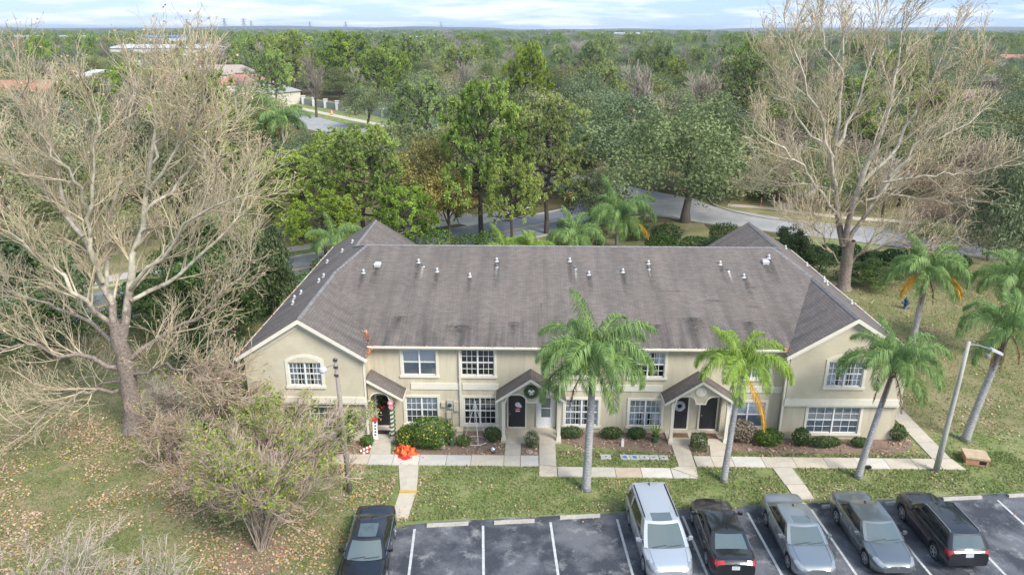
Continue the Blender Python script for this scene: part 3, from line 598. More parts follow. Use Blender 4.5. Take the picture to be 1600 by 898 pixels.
# gutters and fascia
m = nb(); x0, x1 = xL+3.15, xR-3.15
m.prism([(x0, ym-.01, zm-.02), (x0, ym-.13, zm-.02), (x0, ym-.13, zm-.10), (x0, ym-.09, zm-.16), (x0, ym-.01, zm-.16)], (x1-x0, 0, 0)); m.box(x0, ym-.008, zm-.2, x1, YW-.004, zm-.17)
m.build('gutter', MAT['trim'], bld)
for sx, xc, yf in ((-1, xL, yfL), (1, xR, yfR)):
    m = nb(); ex = xc+sx*W_; e2 = ex+sx*.11
    m.box(min(ex, e2), yf, ze-.16, max(ex, e2), yb, ze-.04); m.build('gutter', MAT['trim'], bld)
for x, yy, z1, ox in ((-3.47, YW, 5.1, 0), (xL+3.13, 35.3, 4.95, 0), (xR-3.13, 36.05, 5.0, 0)):
    m = nb(); m.box(x-.05, yy-.13, .1, x+.05, yy-.055, z1); m.box(x-.05, yy-.28, .04, x+.05, yy-.1, .1); m.build('downspout', MAT['trim'], bld)
# ---- roof planes, with uv: u along the eave, v up the slope
class RoofMB(MB):
    def __init__(s): super().__init__(off=BO); s.uvs = []
    def plane(s, pts, u_dir, org):
        P = [Vector(p) for p in pts]; n = (P[1]-P[0]).cross(P[2]-P[0]).normalized(); n = n if n.z > 0 else -n
        u = Vector(u_dir).normalized(); v = n.cross(u).normalized(); v = v if v.z > 0 else -v; O = Vector(org)
        if (P[1]-P[0]).cross(P[2]-P[0]).z < 0: P.reverse()
        s.add(P, [tuple(range(len(P)))]); s.uvs += [((p-O).dot(u), (p-O).dot(v)) for p in P]
    def finish(s, name, mat, parent):
        o = s.build(name, mat, parent); l = o.data.uv_layers.new(name='uv')
        l.data.foreach_set('uv', [c for p in s.uvs for c in p])
        md = o.modifiers.new('thick', 'SOLIDIFY'); md.thickness = .10; md.offset = -1; return o
rf = RoofMB()
xv = W_-(zm-ze)/sw
rf.plane([(xL+xv, ym, zm), (xR-xv, ym, zm), (xR, yv, za), (xR-hr, yc, zr), (xL+hr, yc, zr), (xL, yv, za)], (1, 0, 0), (xL, ym, zm))
rf.plane([(xL+xv, 2*yc-ym, zm), (xR-xv, 2*yc-ym, zm), (xR, 2*yc-yv, za), (xR-hr, yc, zr), (xL+hr, yc, zr), (xL, 2*yc-yv, za)], (1, 0, 0), (xL, 2*yc-ym, zm))
for sx, xc, yf in ((1, xL, yfL), (-1, xR, yfR)):   # sx: direction towards the main block
    o = (xc-sx*W_, yf, ze)
    rf.plane([(xc-sx*W_, yf, ze), (xc, yf, za), (xc, yv, za), (xc+sx*hr, yc, zr), (xc, 2*yc-yv, za), (xc, yb, za), (xc-sx*W_, yb, ze)], (0, 1, 0), o)
    o = (xc+sx*W_, yf, ze)
    rf.plane([(xc, yf, za), (xc+sx*W_, yf, ze), (xc+sx*W_, ym, ze), (xc+sx*xv, ym, zm), (xc, yv, za)], (0, 1, 0), o)
    rf.plane([(xc, yb, za), (xc+sx*W_, yb, ze), (xc+sx*W_, 2*yc-ym, ze), (xc+sx*xv, 2*yc-ym, zm), (xc, 2*yc-yv, za)], (0, 1, 0), o)
roof = rf.finish('roof', MAT['roof_shingle'], bld)
# ridge and hip caps: overlapping cap shingles laid as one strip each
def cap(a, b, wdir, drop, nm='ridge_cap'):
    A, B = Vector(a), Vector(b); L = (B-A).length; n = max(2, int(L/.28)); m = nb(); wv = Vector(wdir).normalized()
    for i in range(n):
        p = A.lerp(B, i/n); q = A.lerp(B, (i+1.15)/n if i < n-1 else 1); lift0, lift1 = Vector((0, 0, .012)), Vector((0, 0, .03))
        for s in (-1, 1):
            e = wv*(.14*s)-Vector((0, 0, drop)); m.poly([p+lift1, q+lift0, q+lift0+e, p+lift1+e] if s > 0 else [p+lift1+e, q+lift0+e, q+lift0, p+lift1])
    return m.build(nm, MAT['ridge_shingle'], roof)
pbr('ridge_shingle', (.27, .255, .25), .92, col2=(.15, .14, .14), nscale=4)
cap((xL+hr, yc, zr), (xR-hr, yc, zr), (0, 1, 0), .05)
for sx, xc, yf in ((1, xL, yfL), (-1, xR, yfR)):
    cap((xc, yf, za), (xc, yv, za), (1, 0, 0), .09); cap((xc, 2*yc-yv, za), (xc, yb, za), (1, 0, 0), .09)
    cap((xc, yv, za), (xc+sx*hr, yc, zr), (1, sx*-.5, 0), .05); cap((xc, 2*yc-yv, za), (xc+sx*hr, yc, zr), (1, sx*.5, 0), .05)
# ---- vents on the roof (measured spots)
def zmain(y): return zm+sm*(y-ym)
def vent_pipe(x, y, z, r=.05, h=.20, capped=True):
    m = MB(); m.lathe([(.14, 0.0), (.12, .03), (r, .05), (r, h)], n=10)
    if capped: m.lathe([(r*1.5, h-.10), (r*1.6, h-.02), (r*1.2, h+.04), (.01, h+.06)], n=10)
    m.build('vent_pipe', MAT['vent_white' if capped else 'metal_galv'], roof, smooth=False, loc=(x-BO[0], y-BO[1], z))
VP = [tuple(v) for v in VENTS_MAIN]
for x, y, cp in VP: vent_pipe(x, y, zmain(y)-.02, capped=cp)
for x, y in BOXV:
    m = MB(); z = zmain(y); m.box(-.18, -.16, -.05, .18, .16, .10); m.prism([(-.21, -.19, .10), (.21, -.19, .10), (.16, -.1, .19), (-.16, -.1, .19)], (0, .34, 0)); m.build('box_vent', MAT['vent_white'], roof, loc=(x-BO[0], y-BO[1], z))
for x, y in SIDEV:
    xc = xL if x < 0 else xR; vent_pipe(x, y, za-sw*abs(x-xc)-.02, h=.2)
def roof_streak(x, y, w, L, mat):
    z = zmain(y); m = MB(off=BO); t = .018; m.poly([(x-w, y-L, zmain(y-L)+t), (x+w, y-L, zmain(y-L)+t), (x+w, y-.08, zmain(y-.08)+t), (x-w, y-.08, zmain(y-.08)+t)])
    o = m.build('roof_stain', MAT[mat], roof); l = o.data.uv_layers.new(name='uv'); l.data.foreach_set('uv', [0, 0, 1, 0, 1, 1, 0, 1])
for i, (x, y, cp) in enumerate(VP): roof_streak(x, y, .10 if not cp else .22, 1.4 if not cp else 2.2+.5*(i % 3), 'stain_pale' if not cp else 'stain_dark')
for x, y in BOXV: roof_streak(x, y, .3, 2.6, 'stain_dark')
for i, (x, y, w_, l_) in enumerate([(-6.9, 38.6, .5, 1.6), (-.6, 38.2, .4, 1.5), (.9, 39.8, .06, 1.0), (4.9, 38.4, .5, 1.7), (9.2, 38.7, .7, 2.0), (12.2, 38.4, .5, 1.8), (-3.6, 37.9, .9, 1.3), (6.9, 38.1, .8, 1.6), (10.7, 40.2, .6, .3), (8.6, 41.0, .5, .25), (12.8, 39.7, .5, .25), (13.2, 41.4, .4, .25)]): roof_streak(x, y, w_, l_, 'stain_dark')
# ---- porches
def arch_wall(x0, x1, z0, ztop_fn, arches, Y, th=.15):
    """header wall with arched openings: arches = [(xa, xb, spring, rise)]"""
    m = nb(); n = 14; edge = [(x0, z0)]
    tr = nb()
    for xa, xb, sp, ri in arches:
        edge.append((xa, z0))
        A = [(xa+(xb-xa)*k/n, sp+ri*math.sin(math.acos(max(-1, min(1, 2*k/n-1))))) for k in range(n+1)]
        edge += A; edge.append((xb, z0))
        for k in range(n):
            (p, a), (q, b) = A[k], A[k+1]; cx = (xa+xb)/2
            def o_(x, z, d=.075): dx, dz = x-cx, (z-sp)*1.4+.06; l = math.hypot(dx, dz) or 1; return (x+dx/l*d, z+dz/l*d)
            P0, P1 = o_(p, a), o_(q, b); tr.prism([(p, Y-.05, a), (q, Y-.05, b), (P1[0], Y-.05, P1[1]), (P0[0], Y-.05, P0[1])], (0, .045, 0))
    edge.append((x1, z0))
    # build column strips between the lower edge and the roof line
    xs = sorted({round(e[0], 4) for e in edge}|{x for x in [x0, x1]})
    pts = edge
    for i in range(len(edge)-1):
        (a, za_), (b, zb_) = edge[i], edge[i+1]
        if abs(a-b) < 1e-6: continue
        for Yq in (Y, Y+th):
            q = [(a, Yq, za_), (b, Yq, zb_), (b, Yq, ztop_fn(b)), (a, Yq, ztop_fn(a))]; m.poly(q if Yq == Y else q[::-1])
        m.poly([(a, Y, za_), (a, Y+th, za_), (b, Y+th, zb_), (b, Y, zb_)])
    return m, tr
def door(parent, x0, x1, z1, storm=False):
    m = nb(); Y = YD-.04
    if storm:
        m.box(x0, Y-.05, .1, x1, Y, z1, 0); d = m.build('storm_door', MAT['window_white'], parent)
        g = nb(); g.box(x0+.2, Y-.056, .75, x1-.2, Y-.051, 1.28); g.box(x0+.2, Y-.056, 1.34, x1-.2, Y-.051, z1-.14); g.build('door_glass', MAT['car_glass'], d)
    else:
        m.box(x0, Y-.04, .1, x1, Y, z1, 0); d = m.build('door', MAT['door_black'], parent)
        for i in range(2):
            for (a, b) in ((.2, .75), (.85, 1.2), (1.3, z1-.12)):
                xa = x0+.12+(x1-x0-.12)/2*i; g = nb(); g.prism([(xa, Y-.041, a), (xa+(x1-x0)/2-.2, Y-.041, a), (xa+(x1-x0)/2-.2, Y-.041, b), (xa, Y-.041, b)], (0, -.012, 0)); g.build('door_panel', MAT['door_black'], d)
        g = nb(); g.lathe([(.03, 0), (.035, -.05), (.01, -.07)], c=(x0+.08, Y-.04, .95), axis='y', n=8); g.build('door_knob', MAT['chrome'], d)
    f = nb(); 
    for xa, xb, a, b in ((x0-.09, x0, .1, z1+.09), (x1, x1+.09, .1, z1+.09), (x0, x1, z1, z1+.09)): f.box(xa, Y-.06, a, xb, Y-.001, b)
    f.box(x0-.05, Y-.14, .1, x1+.05, Y-.061, .14); f.build('door_frame', MAT['trim'], d)
    return d
def porch(xr, zrg, xa, xb, za_, zb_, arches, posts, doors, alco, label, med=False):
    """gable roof ridge at xr (height zrg), eaves xa/xb at za_/zb_"""
    Yf, Ya = 35.28, 35.48
    t = nb(); 
    fl = nb(); fl.box(min(p for p in posts)-.14 if len(posts) > 1 else alco[0]-.02, 35.3, .002, max(posts)+.14, YD-.002, .10); pr = fl.build('porch', MAT['slab_beige'], bld); pr['label'] = label
    r = RoofMB(); L = 1.27
    if xa < xr: r.plane([(xa, Yf, za_), (xr, Yf, zrg), (xr, YW-.003, zrg), (xa, YW-.003, za_)], (0, 1, 0), (xa, Yf, za_))
    r.plane([(xr, Yf, zrg), (xb, Yf, zb_), (xb, YW-.003, zb_), (xr, YW-.003, zrg)], (0, 1, 0), (xb, Yf, zb_))
    o = r.finish('porch_roof', MAT['roof_shingle'], pr)
    b = nb()
    for (x, z) in ((xa, za_), (xb, zb_)):
        if abs(x-xr) > .05: b.prism([(xr, Yf-.03, zrg-.02), (x, Yf-.03, z-.02), (x, Yf-.03, z-.16), (xr, Yf-.03, zrg-.18)], (0, .05, 0)); b.box(min(x, x+.02*(1 if x > xr else -1)), Yf+.025, z-.14, max(x, x+.02*(1 if x > xr else -1)), YW-.01, z-.02)
    b.build('porch_fascia', MAT['trim'], pr)
    def zt(x): return (zrg-(zrg-zb_)*(x-xr)/(xb-xr) if x >= xr else zrg-(zrg-za_)*(xr-x)/max(.2, xr-xa))-.13
    x0, x1 = (min(posts)-.1 if len(posts) > 1 else alco[0]), max(posts)+.1
    hw, tr = arch_wall(x0, x1, 2.42, zt, arches, Ya); 
    for x in (x0, x1):   # side headers back to the wall
        hw.poly([(x, Ya, 2.42), (x, YW, 2.42), (x, YW, zt(x)), (x, Ya, zt(x))])
    hw.build('arch_header', MAT['stucco'], pr)
    xs = [x0]+[v for a in arches for v in (a[0], a[1])]+[x1]
    for i in range(0, len(xs), 2):
        if xs[i+1]-xs[i] > .03: tr.box(xs[i]-.01, Ya-.05, 2.36, xs[i+1]+.01, Ya+.17, 2.418)
    tr.build('arch_trim', MAT['trim'], pr)
    for x in posts:
        c = nb(); c.box(x-.085, Ya-.01, .1, x+.085, Ya+.16, 2.359); c.box(x-.12, Ya-.045, .1, x+.12, Ya+.195, .28); c.box(x-.115, Ya-.04, 2.22, x+.115, Ya+.19, 2.30); c.build('porch_post', MAT['trim'], pr)
    a = nb(); A, B = alco   # recess behind the wall
    a.poly([(A, YD, 0), (B, YD, 0), (B, YD, 2.75), (A, YD, 2.75)]); a.poly([(A, YW+.12, 0), (A, YD, 0), (A, YD, 2.75), (A, YW+.12, 2.75)]); a.poly([(B, YW+.12, 0), (B, YD, 0), (B, YD, 2.75), (B, YW+.12, 2.75)]); a.poly([(A, YW+.12, 2.5), (B, YW+.12, 2.5), (B, YD, 2.5), (A, YD, 2.5)])
    a.build('entry_wall', MAT['stucco'], pr)
    for d in doors: door(pr, *d)
    if med:
        k = nb(); k.lathe([(.30, -.0), (.30, -.03), (.25, -.05), (.02, -.055)], c=(xr-.02, Ya, 3.08), axis='y', n=20); k.build('round_medallion', MAT['trim'], pr)
    return pr
porch(-8.27, 3.72, -8.27, -6.42, 3.72, 2.60, [(-8.2, -7.18, 2.42, .42)], [-7.09], [(-8.16, -7.36, 2.02)], (-8.3, -7.2), 'half gable porch beside the left wing')
porch(.33, 3.84, -1.52, 2.2, 2.56, 2.56, [(-.98, .10, 2.42, .42), (.66, 1.74, 2.42, .42)], [-1.11, 1.86], [(-.88, .05, 2.06), (.74, 1.64, 2.06, True)], (-1.02, 1.78), 'gabled porch with a wreath over a black and a white door')
porch(9.28, 3.80, 7.38, 11.2, 2.50, 2.50, [(8.0, 9.02, 2.42, .42), (9.56, 10.66, 2.42, .42)], [7.87, 10.79], [(8.08, 8.98, 2.04), (9.66, 10.56, 2.04)], (7.97, 10.7), 'gabled porch with a blank round medallion over two black doors', True)

# ================================================================ plants
def pick(g, n, cs): return g.integers(0, len(cs), n)
def crown_mesh(name, seed, rad=1., kind='oak', nl=9000, leaf=.05):
    """unit crown: radius about 1 in xy, z from about 0 to 1.5; clumps of leaf faces round a branch frame"""
    g = np.random.default_rng(seed)
    nc = {'oak': 70, 'olive': 60, 'holly': 60, 'autumn': 60, 'brown': 55}.get(kind, 60)
    th = g.random(nc)*2*np.pi; ph = np.arccos(g.random(nc)*1.25-.25); rr = .55+.42*g.random(nc)
    rr[: nc//4] *= .6
    C = np.stack([np.cos(th)*np.sin(ph)*rr, np.sin(th)*np.sin(ph)*rr, .58+np.cos(ph)*rr*.78], 1)
    C[:, 2] -= .30*(C[:, 0]**2+C[:, 1]**2); C += g.normal(size=C.shape)*.05; cr = .16+.16*g.random(nc)
    wgt = cr**2; idx = g.choice(nc, nl, p=wgt/wgt.sum())
    d = unit(g.normal(size=(nl, 3))+np.array([0, 0, .35])); q = g.random(nl)**.45
    P = C[idx]+d*(cr[idx]*q)[:, None]*np.array([1.15, 1.15, .75])
    P += g.normal(size=P.shape)*.012
    Nn = unit(d+g.normal(size=d.shape)*.75)
    V, F = leaves(P, Nn, leaf*(.6+.8*g.random(nl)), .6, g)
    return V, F, C
def trunk_mesh(name, seed, mat, zc=.6, h=1.5, r=.06, crown_c=None, spread=.8):
    """trunk rising from 0 to zc*h with limbs towards the crown"""
    g = np.random.default_rng(seed); parts = []
    k = 6; t = np.linspace(0, 1, k); P = np.stack([np.cumsum(g.normal(size=k))*.02, np.cumsum(g.normal(size=k))*.02, t*h*.75], 1)[None]
    Rr = (r*(1.25-.8*t))[None]; Rr[0, 0] = r*1.6; parts.append(tubes(P, Rr, 7))
    C1, R1 = children(P, Rr, 8, h*.55, .75, .25, 5, .4, .55, .12, g); parts.append(tubes(C1, R1, 5))
    C2, R2 = children(C1, R1, 4, h*.30, .6, .15, 4, .3, .6, .14, g); parts.append(tubes(C2, R2, 3))
    V, F = join(parts); return np_mesh(name, V, F, mat, smooth=True)
pbr('bark_crape', (.36, .29, .23), .85, col2=(.20, .155, .125), nscale=4)
SP = {}
def species(key, leafmat, barkmat, seeds, kind='oak', nl=8000, leaf=.055, zc=.28, r=.05):
    L = []
    for s in seeds:
        V, F, C = crown_mesh(key, s, 1, kind, nl, leaf); V = V+np.array([0, 0, zc])
        L.append((np_mesh('crown', V, F, MAT[leafmat]), trunk_mesh('trunk', s+5, MAT[barkmat], h=zc+.75, r=r)))
    SP[key] = L
species('oak', 'oak_leaf', 'bark_oak', (11, 12, 13), nl=15000, leaf=.042)
species('oakg', 'oak_grey_leaf', 'bark_oak', (21, 22), nl=12000, leaf=.045)
species('olive', 'olive_leaf', 'bark_oak', (31, 32, 33), nl=8500, leaf=.052)
species('autumn', 'autumn_leaf', 'bark_oak', (41,), nl=9000, leaf=.045)
species('brown', 'brown_leaf', 'bark_dark', (51, 52), nl=8000, leaf=.040, r=.04)
species('holly', 'holly_leaf', 'bark_dark', (61, 62), nl=9000, leaf=.07, zc=.15, r=.04)
# pines: limbs ending in puffs of needles
def pine(seed, puffs=230, spikes=60, low=.30):
    g = np.random.default_rng(seed); k = 8; t = np.linspace(0, 1, k)
    P = np.stack([np.cumsum(g.normal(size=k))*.03, np.cumsum(g.normal(size=k))*.03, t*1.75], 1)[None]; Rr = (.05*(1.2-.95*t))[None]
    # big boughs of the crown, each a cushion of puffs
    nb_ = 26; az = np.arange(nb_)*2.4+g.random(nb_)*.6; f = (np.arange(nb_)+.5)/nb_; zz = low*1.9+(1.9-low*1.9)*f**.9; rr = np.sqrt(np.clip(1-((f-.35)/.78)**2, .03, 1))*(.55+.4*g.random(nb_))
    C = np.stack([np.cos(az)*rr, np.sin(az)*rr, zz], 1)
    idx = np.arange(puffs) % nb_; d = unit(g.normal(size=(puffs, 3))+np.array([0, 0, .25])); E = C[idx]+d*(.20+.13*g.random((puffs, 1)))*np.array([1.1, 1.1, .62])
    k2 = 6; tt = np.linspace(0, 1, k2)[None, :, None]; S0 = np.stack([np.interp(C[:, 2]*.72+.1, P[0, :, 2], P[0, :, j]) for j in range(3)], 1)
    LB = S0[:, None]*(1-tt)+C[:, None]*tt; LB[:, :, 2] += (np.sin(tt[..., 0]*np.pi)*-.06); LB[:, 1:-1] += g.normal(size=(nb_, k2-2, 3))*.025
    sp_ = C[idx][:, None]*(1-tt)+E[:, None]*tt
    tr = join([tubes(P, Rr, 7), tubes(LB, np.tile(np.linspace(.022, .010, k2), (nb_, 1)), 4), tubes(sp_[:, ::2], np.full((puffs, 3), .006), 3)])
    n = len(E); c = np.repeat(E, spikes, 0); d = unit(g.normal(size=(n*spikes, 3))+np.array([0, 0, .65])); ln = (.055+.045*g.random(n*spikes))[:, None]
    s = unit(np.cross(d, g.normal(size=d.shape)))*.0080
    a = c+d*ln*.05; b = c+d*ln
    V = np.stack([a-s*.7, a+s*.7, b+s, b-s], 1).reshape(-1, 3); F = np.arange(len(V)).reshape(-1, 4)
    return np_mesh('crown', V, F, MAT['pine_needle']), np_mesh('trunk', *tr, MAT['bark_dark'], smooth=True)
SP['pine'] = [pine(71, 330, 60, .24), pine(72, 300, 60, .30), pine(73, 240, 56, .40)]
# leafless grey trees
def bare_unit(seed):
    g = np.random.default_rng(seed); k = 6; t = np.linspace(0, 1, k)
    P = np.stack([np.cumsum(g.normal(size=k))*.03, np.cumsum(g.normal(size=k))*.03, t*1.4], 1)[None]; Rr = (.05*(1.2-.9*t))[None]
    C1, R1 = children(P, Rr, 12, 1.0, .75, .3, 5, .25, .5, .1, g); C2, R2 = children(C1, R1, 8, .5, .6, .3, 4, .2, .5, .12, g); C3, R3 = children(C2, R2, 7, .26, .6, .2, 3, .2, .6, .14, g)
    R2 = np.maximum(R2, .006); R3 = np.maximum(R3, .0045)
    return np_mesh('crown', *join([tubes(C2, R2, 3), tubes(C3, R3, 3)]), MAT['grey_twig']), np_mesh('trunk', *join([tubes(P, Rr, 6), tubes(C1, R1, 4)]), MAT['bark_oak'], smooth=True)
SP['bareg'] = [bare_unit(81), bare_unit(82)]
HT = {'oak': 1.78, 'oakg': 1.78, 'olive': 1.78, 'autumn': 1.78, 'brown': 1.78, 'holly': 1.65, 'pine': 1.95, 'bareg': 2.0}
NM = {'oak': 'oak_tree', 'oakg': 'oak_tree', 'olive': 'broadleaf_tree', 'autumn': 'autumn_tree', 'brown': 'brown_leaved_tree', 'holly': 'evergreen_shrub_tree', 'pine': 'pine_tree', 'bareg': 'bare_tree'}
tg = np.random.default_rng(99)
def tree(sp, x, y, h, r, label, group=None, var=None, rz=None):
    L = SP[sp]; c, t = L[int(tg.integers(len(L))) if var is None else var]
    T = thing(NM[sp], label, 'tree', (x, y, 0), tg.random()*6.28 if rz is None else rz, group)
    sz = h/HT[sp]; link('crown', c, T, sc=(r, r, sz)); link('trunk', t, T, sc=(min(r, sz), min(r, sz), sz)); return T
named = [
 ('pine', -4.7, 77, 15.6, 4.8, 'tall rounded pine with bright green puffs behind the left roof half', 0),
 ('pine', 2.1, 79, 13.6, 4.6, 'open pine with bare dark trunk by the road curve behind the roof ridge', 1),
 ('pine', -16.6, 73.5, 11.3, 4.9, 'broad leaning pine right behind the peak of the left rear gable', 1),
 ('pine', -23.5, 76, 9.0, 5.0, 'low wide yellow green pine left of the left rear gable', 0),
 ('pine', -19.0, 68, 6.2, 3.6, 'small pine reaching over the road beside the left roof eave', 2),
 ('pine', -1.4, 73, 8.6, 2.8, 'small pine below the tall rounded pine behind the ridge', 2),
 ('pine', -11.8, 70.5, 6.6, 2.9, 'bushy pine just right of the left rear gable peak', 0),
 ('pine', -38.7, 200, 15.6, 6.6, 'round topped pine with pale trunk standing beyond the walled street', 0),
 ('pine', 41.6, 150, 16.4, 5.2, 'flat topped dark pine beyond the oaks, left of the right bare sycamore', 1),
 ('pine', -69.1, 230, 19.4, 6.2, 'high pine rising over the tree line left of centre', 1), ('pine', -19.4, 230, 15.6, 6., 'pine on a thin trunk in the middle of the far woods', 2),
 ('pine', -60, 260, 19.2, 8.6, 'pair of merged pine tops at the tree line left of centre', 0), ('pine', -41.4, 250, 18.2, 6.8, 'broad high pine right of the merged pine tops', 1), ('pine', -64.5, 196, 15, 5, 'pine left of the walled street', 2),
 ('oak', 18.4, 84.5, 15.6, 8.8, 'large dark live oak on forked trunk by the road junction', 0), ('oak', 10.6, 97, 14.2, 8.4, 'dark live oak left of and behind the junction oak', 1),
 ('oak', 25.2, 96, 12.6, 6.4, 'dark oak whose low limb reaches over the far sidewalk corner', 2),
 ('oakg', -22.1, 150, 12.9, 7.2, 'wide grey green oak beside the walled street', 0), ('oak', -35.2, 168, 11, 5.8, 'small dark oak in front of the pillared wall', 2),
 ('autumn', -11.0, 79, 12.0, 5.2, 'tree turning orange and olive between the two groups of pines', 0),
 ('autumn', -8.0, 75.8, 8.6, 3.6, 'smaller orange tinged tree against the tall rounded pine', 0),
 ('oak', 41.5, 62, 14.6, 4.6, 'tall dark oak cut by the right edge of the picture', 1), ('oak', 49, 72, 12.6, 5.5, 'dark oak behind the one at the right edge', 2),
 ('olive', -37.5, 112, 11.9, 4.4, 'olive green tree beside the queen palm at the left of the street', 0),
 ('holly', -18.4, 51, 8.8, 2.3, 'tall dark evergreen shrub tree beside the left roof eave', 0), ('holly', -20.6, 47.5, 6.4, 2.7, 'dense dark shrub tree left of the building', 1), ('holly', -23.4, 52, 7.0, 3.0, 'dark evergreen mass between the left sycamore and the road', 0),
 ('holly', -27.6, 60, 7, 3.4, 'dark evergreen bush behind the left sycamore', 1), ('holly', -26.5, 50, 5.2, 3.0, 'low dark bush at the back of the left lawn', 1), ('holly', -32, 46, 5.6, 3.4, 'wide dark bush at the left end of the lawn', 0),
 ('holly', -20.2, 43.6, 3.6, 2.2, 'waist high dark bush closest to the left wing', 1), ('holly', -37, 52, 8, 4, 'dark evergreen at the left picture edge behind the sycamore', 0),
 ('olive', -36.3, 75, 12.2, 5.6, 'olive tree seen through the twigs of the left sycamore', 1), ('olive', -43, 70, 11.6, 6.2, 'broad olive tree behind the upper left twigs', 2), ('olive', -54, 80, 13.4, 6, 'olive tree at the far left behind the sycamore', 0), ('oak', -39.5, 95, 11.2, 5.6, 'dark oak behind the left sycamore', 1), ('olive', -30.5, 86, 9.0, 4.6, 'olive tree left of the low yellow green pine', 1),
 ('oak', -29.8, 96, 9.2, 4.2, 'dark round oak left of the palm by the street', 0), ('olive', -47, 98, 11, 5.5, 'pale olive tree behind the left sycamore', 0), ('brown', -46, 60, 6.5, 5, 'brown scrub tree at the far left', 0), ('olive', -50, 62, 9, 5, 'yellowish tree at the left edge behind the sycamore', 1),
 ('brown', 34, 106, 7.4, 5.6, 'brown leaved tree right of the junction', 0), ('brown', 45, 108, 8.2, 6.8, 'wide brown leaved tree behind the right sycamore', 1), ('brown', 46.6, 93, 6.8, 5.6, 'low brown leaved tree behind the right sycamore crown', 0), ('brown', 53.5, 86, 7.6, 5.4, 'brown scrubby tree near the right edge', 1),
 ('olive', 45.8, 132, 11, 7.6, 'olive tree rising behind the right sycamore', 2), ('brown', 73, 138, 8.5, 8.2, 'large brown tree far behind the right palms', 0), ('olive', 62, 118, 10.4, 7, 'olive tree behind the brown trees on the right', 0), ('oak', 31, 118, 10.6, 6, 'dark oak behind the junction', 1), ('bareg', 33.5, 95, 7.4, 4.6, 'grey bare tree on the far sidewalk strip', 0), ('bareg', 42.5, 87.5, 6.6, 4.6, 'grey bare tree behind the right sycamore trunk', 1),
 ('brown', 51, 76, 5.4, 4.6, 'brown shrubby tree beside the east road', 1), ('brown', 58, 96, 9, 6, 'brown tree half hidden by the right sycamore', 0), ('oak', 60, 104, 12.5, 6.4, 'dark oak high up near the right edge', 0),
 ('holly', 24.3, 66.5, 4.6, 2.0, 'young dark evergreen beside the peak of the right rear gable', 1), ('holly', 26.6, 65.2, 3.0, 1.9, 'small evergreen shrub right of the young dark evergreen', 0), ('holly', 18.6, 70.5, 2.2, 2.1, 'green shrub left of the right rear gable', 1), ('holly', 16.2, 68.5, 1.6, 1.6, 'low shrub between the back palms and the right rear gable', 0),
 ('olive', 1.8, 130, 13.2, 6.6, 'olive tree in the woods above the tall pines', 0), ('oakg', 12.2, 140, 14.6, 7, 'grey green oak above the junction oaks', 1), ('bareg', 18.1, 125, 14.6, 7.2, 'grey bare crowned tree above the dark oaks', 0), ('oak', 5.2, 110, 11.6, 6, 'dark oak between the round pine and the large oaks', 1), ('bareg', 31.8, 140, 13, 6.4, 'grey bare tree left of the flat topped pine', 1), ('olive', -5, 122, 12.6, 5.4, 'olive tree behind the tall rounded pine', 2), ('bareg', -52.5, 190, 13.7, 5.6, 'pale bare tree in front of the far houses', 0),
 ('olive', -1.5, 97, 9.8, 5.6, 'olive tree across the road behind the pine trunks', 1), ('oak', 5.5, 101, 8.6, 3.8, 'dark small oak at the near corner of the junction', 2), ('olive', -17.6, 104, 9.8, 5.0, 'olive tree behind the orange tree', 0), ('oakg', -9.5, 112, 11.6, 6.2, 'grey green oak behind the orange tree', 0),
 ('oak', 22.5, 103, 12.5, 7.2, 'dark oak across the junction behind the large live oak', 2), ('olive', 31, 97.5, 7.6, 4.2, 'olive tree at the corner of the far sidewalk', 1), ('oak', 36.5, 92, 9.4, 5.6, 'dark oak behind the right bare sycamore trunk', 0), ('oak', 7.6, 80, 7.6, 3.6, 'small dark oak between the road pines and the big ridge palm', 1),
 ('brown', 36.2, 97.5, 6.6, 4.8, 'rust brown tree between the far walk and the right bare sycamore', 0), ('olive', 50.5, 100, 9, 5.6, 'thin olive tree behind the right half of the right sycamore', 1), ('brown', 49.5, 84.5, 5.6, 4.2, 'tan scrub tree on the strip right of the right sycamore trunk', 1), ('brown', 56, 70.5, 5.8, 4.8, 'brown bushy tree across the road from the hydrant', 0), ('brown', 61.5, 76, 7.2, 5.2, 'tall brown scrub at the right edge across the road', 1), ('olive', 40.4, 72.5, 3.6, 2.6, 'olive bush on the near side of the east road', 0), ('brown', 44.6, 70, 4.2, 3.0, 'brown bush on the near side of the east road', 0),
 ('brown', 40, 99, 8.4, 6.6, 'tan leaved tree behind the fork of the right bare sycamore', 1), ('brown', 62, 88, 8.8, 6.6, 'brown tree at the right edge below the dark oaks', 0), ('brown', 38.5, 118, 9.6, 7, 'wide tan tree far behind the right sycamore', 1), ('oak', 56, 78, 10.8, 6.0, 'dark oak near the right edge behind the edge palm', 0), ('olive', 70, 108, 11.5, 7, 'olive tree at the right edge of the woods', 0), ('autumn', 30, 104, 8.2, 5.4, 'ochre tree just right of the junction oak', 0), ('brown', 44.5, 80.5, 4.4, 3.6, 'low brown shrub tree on the strip beyond the east road', 0),
 ('holly', 30.0, 62.5, 2.4, 2.4, 'shrub at the foot of the right bare sycamore', 1), ('olive', -27.5, 66.5, 6, 3.0, 'leafy shrub tree beside the road left of the building', 0)]
for n_ in named: tree(*n_[:6], var=n_[6] % len(SP[n_[0]]))
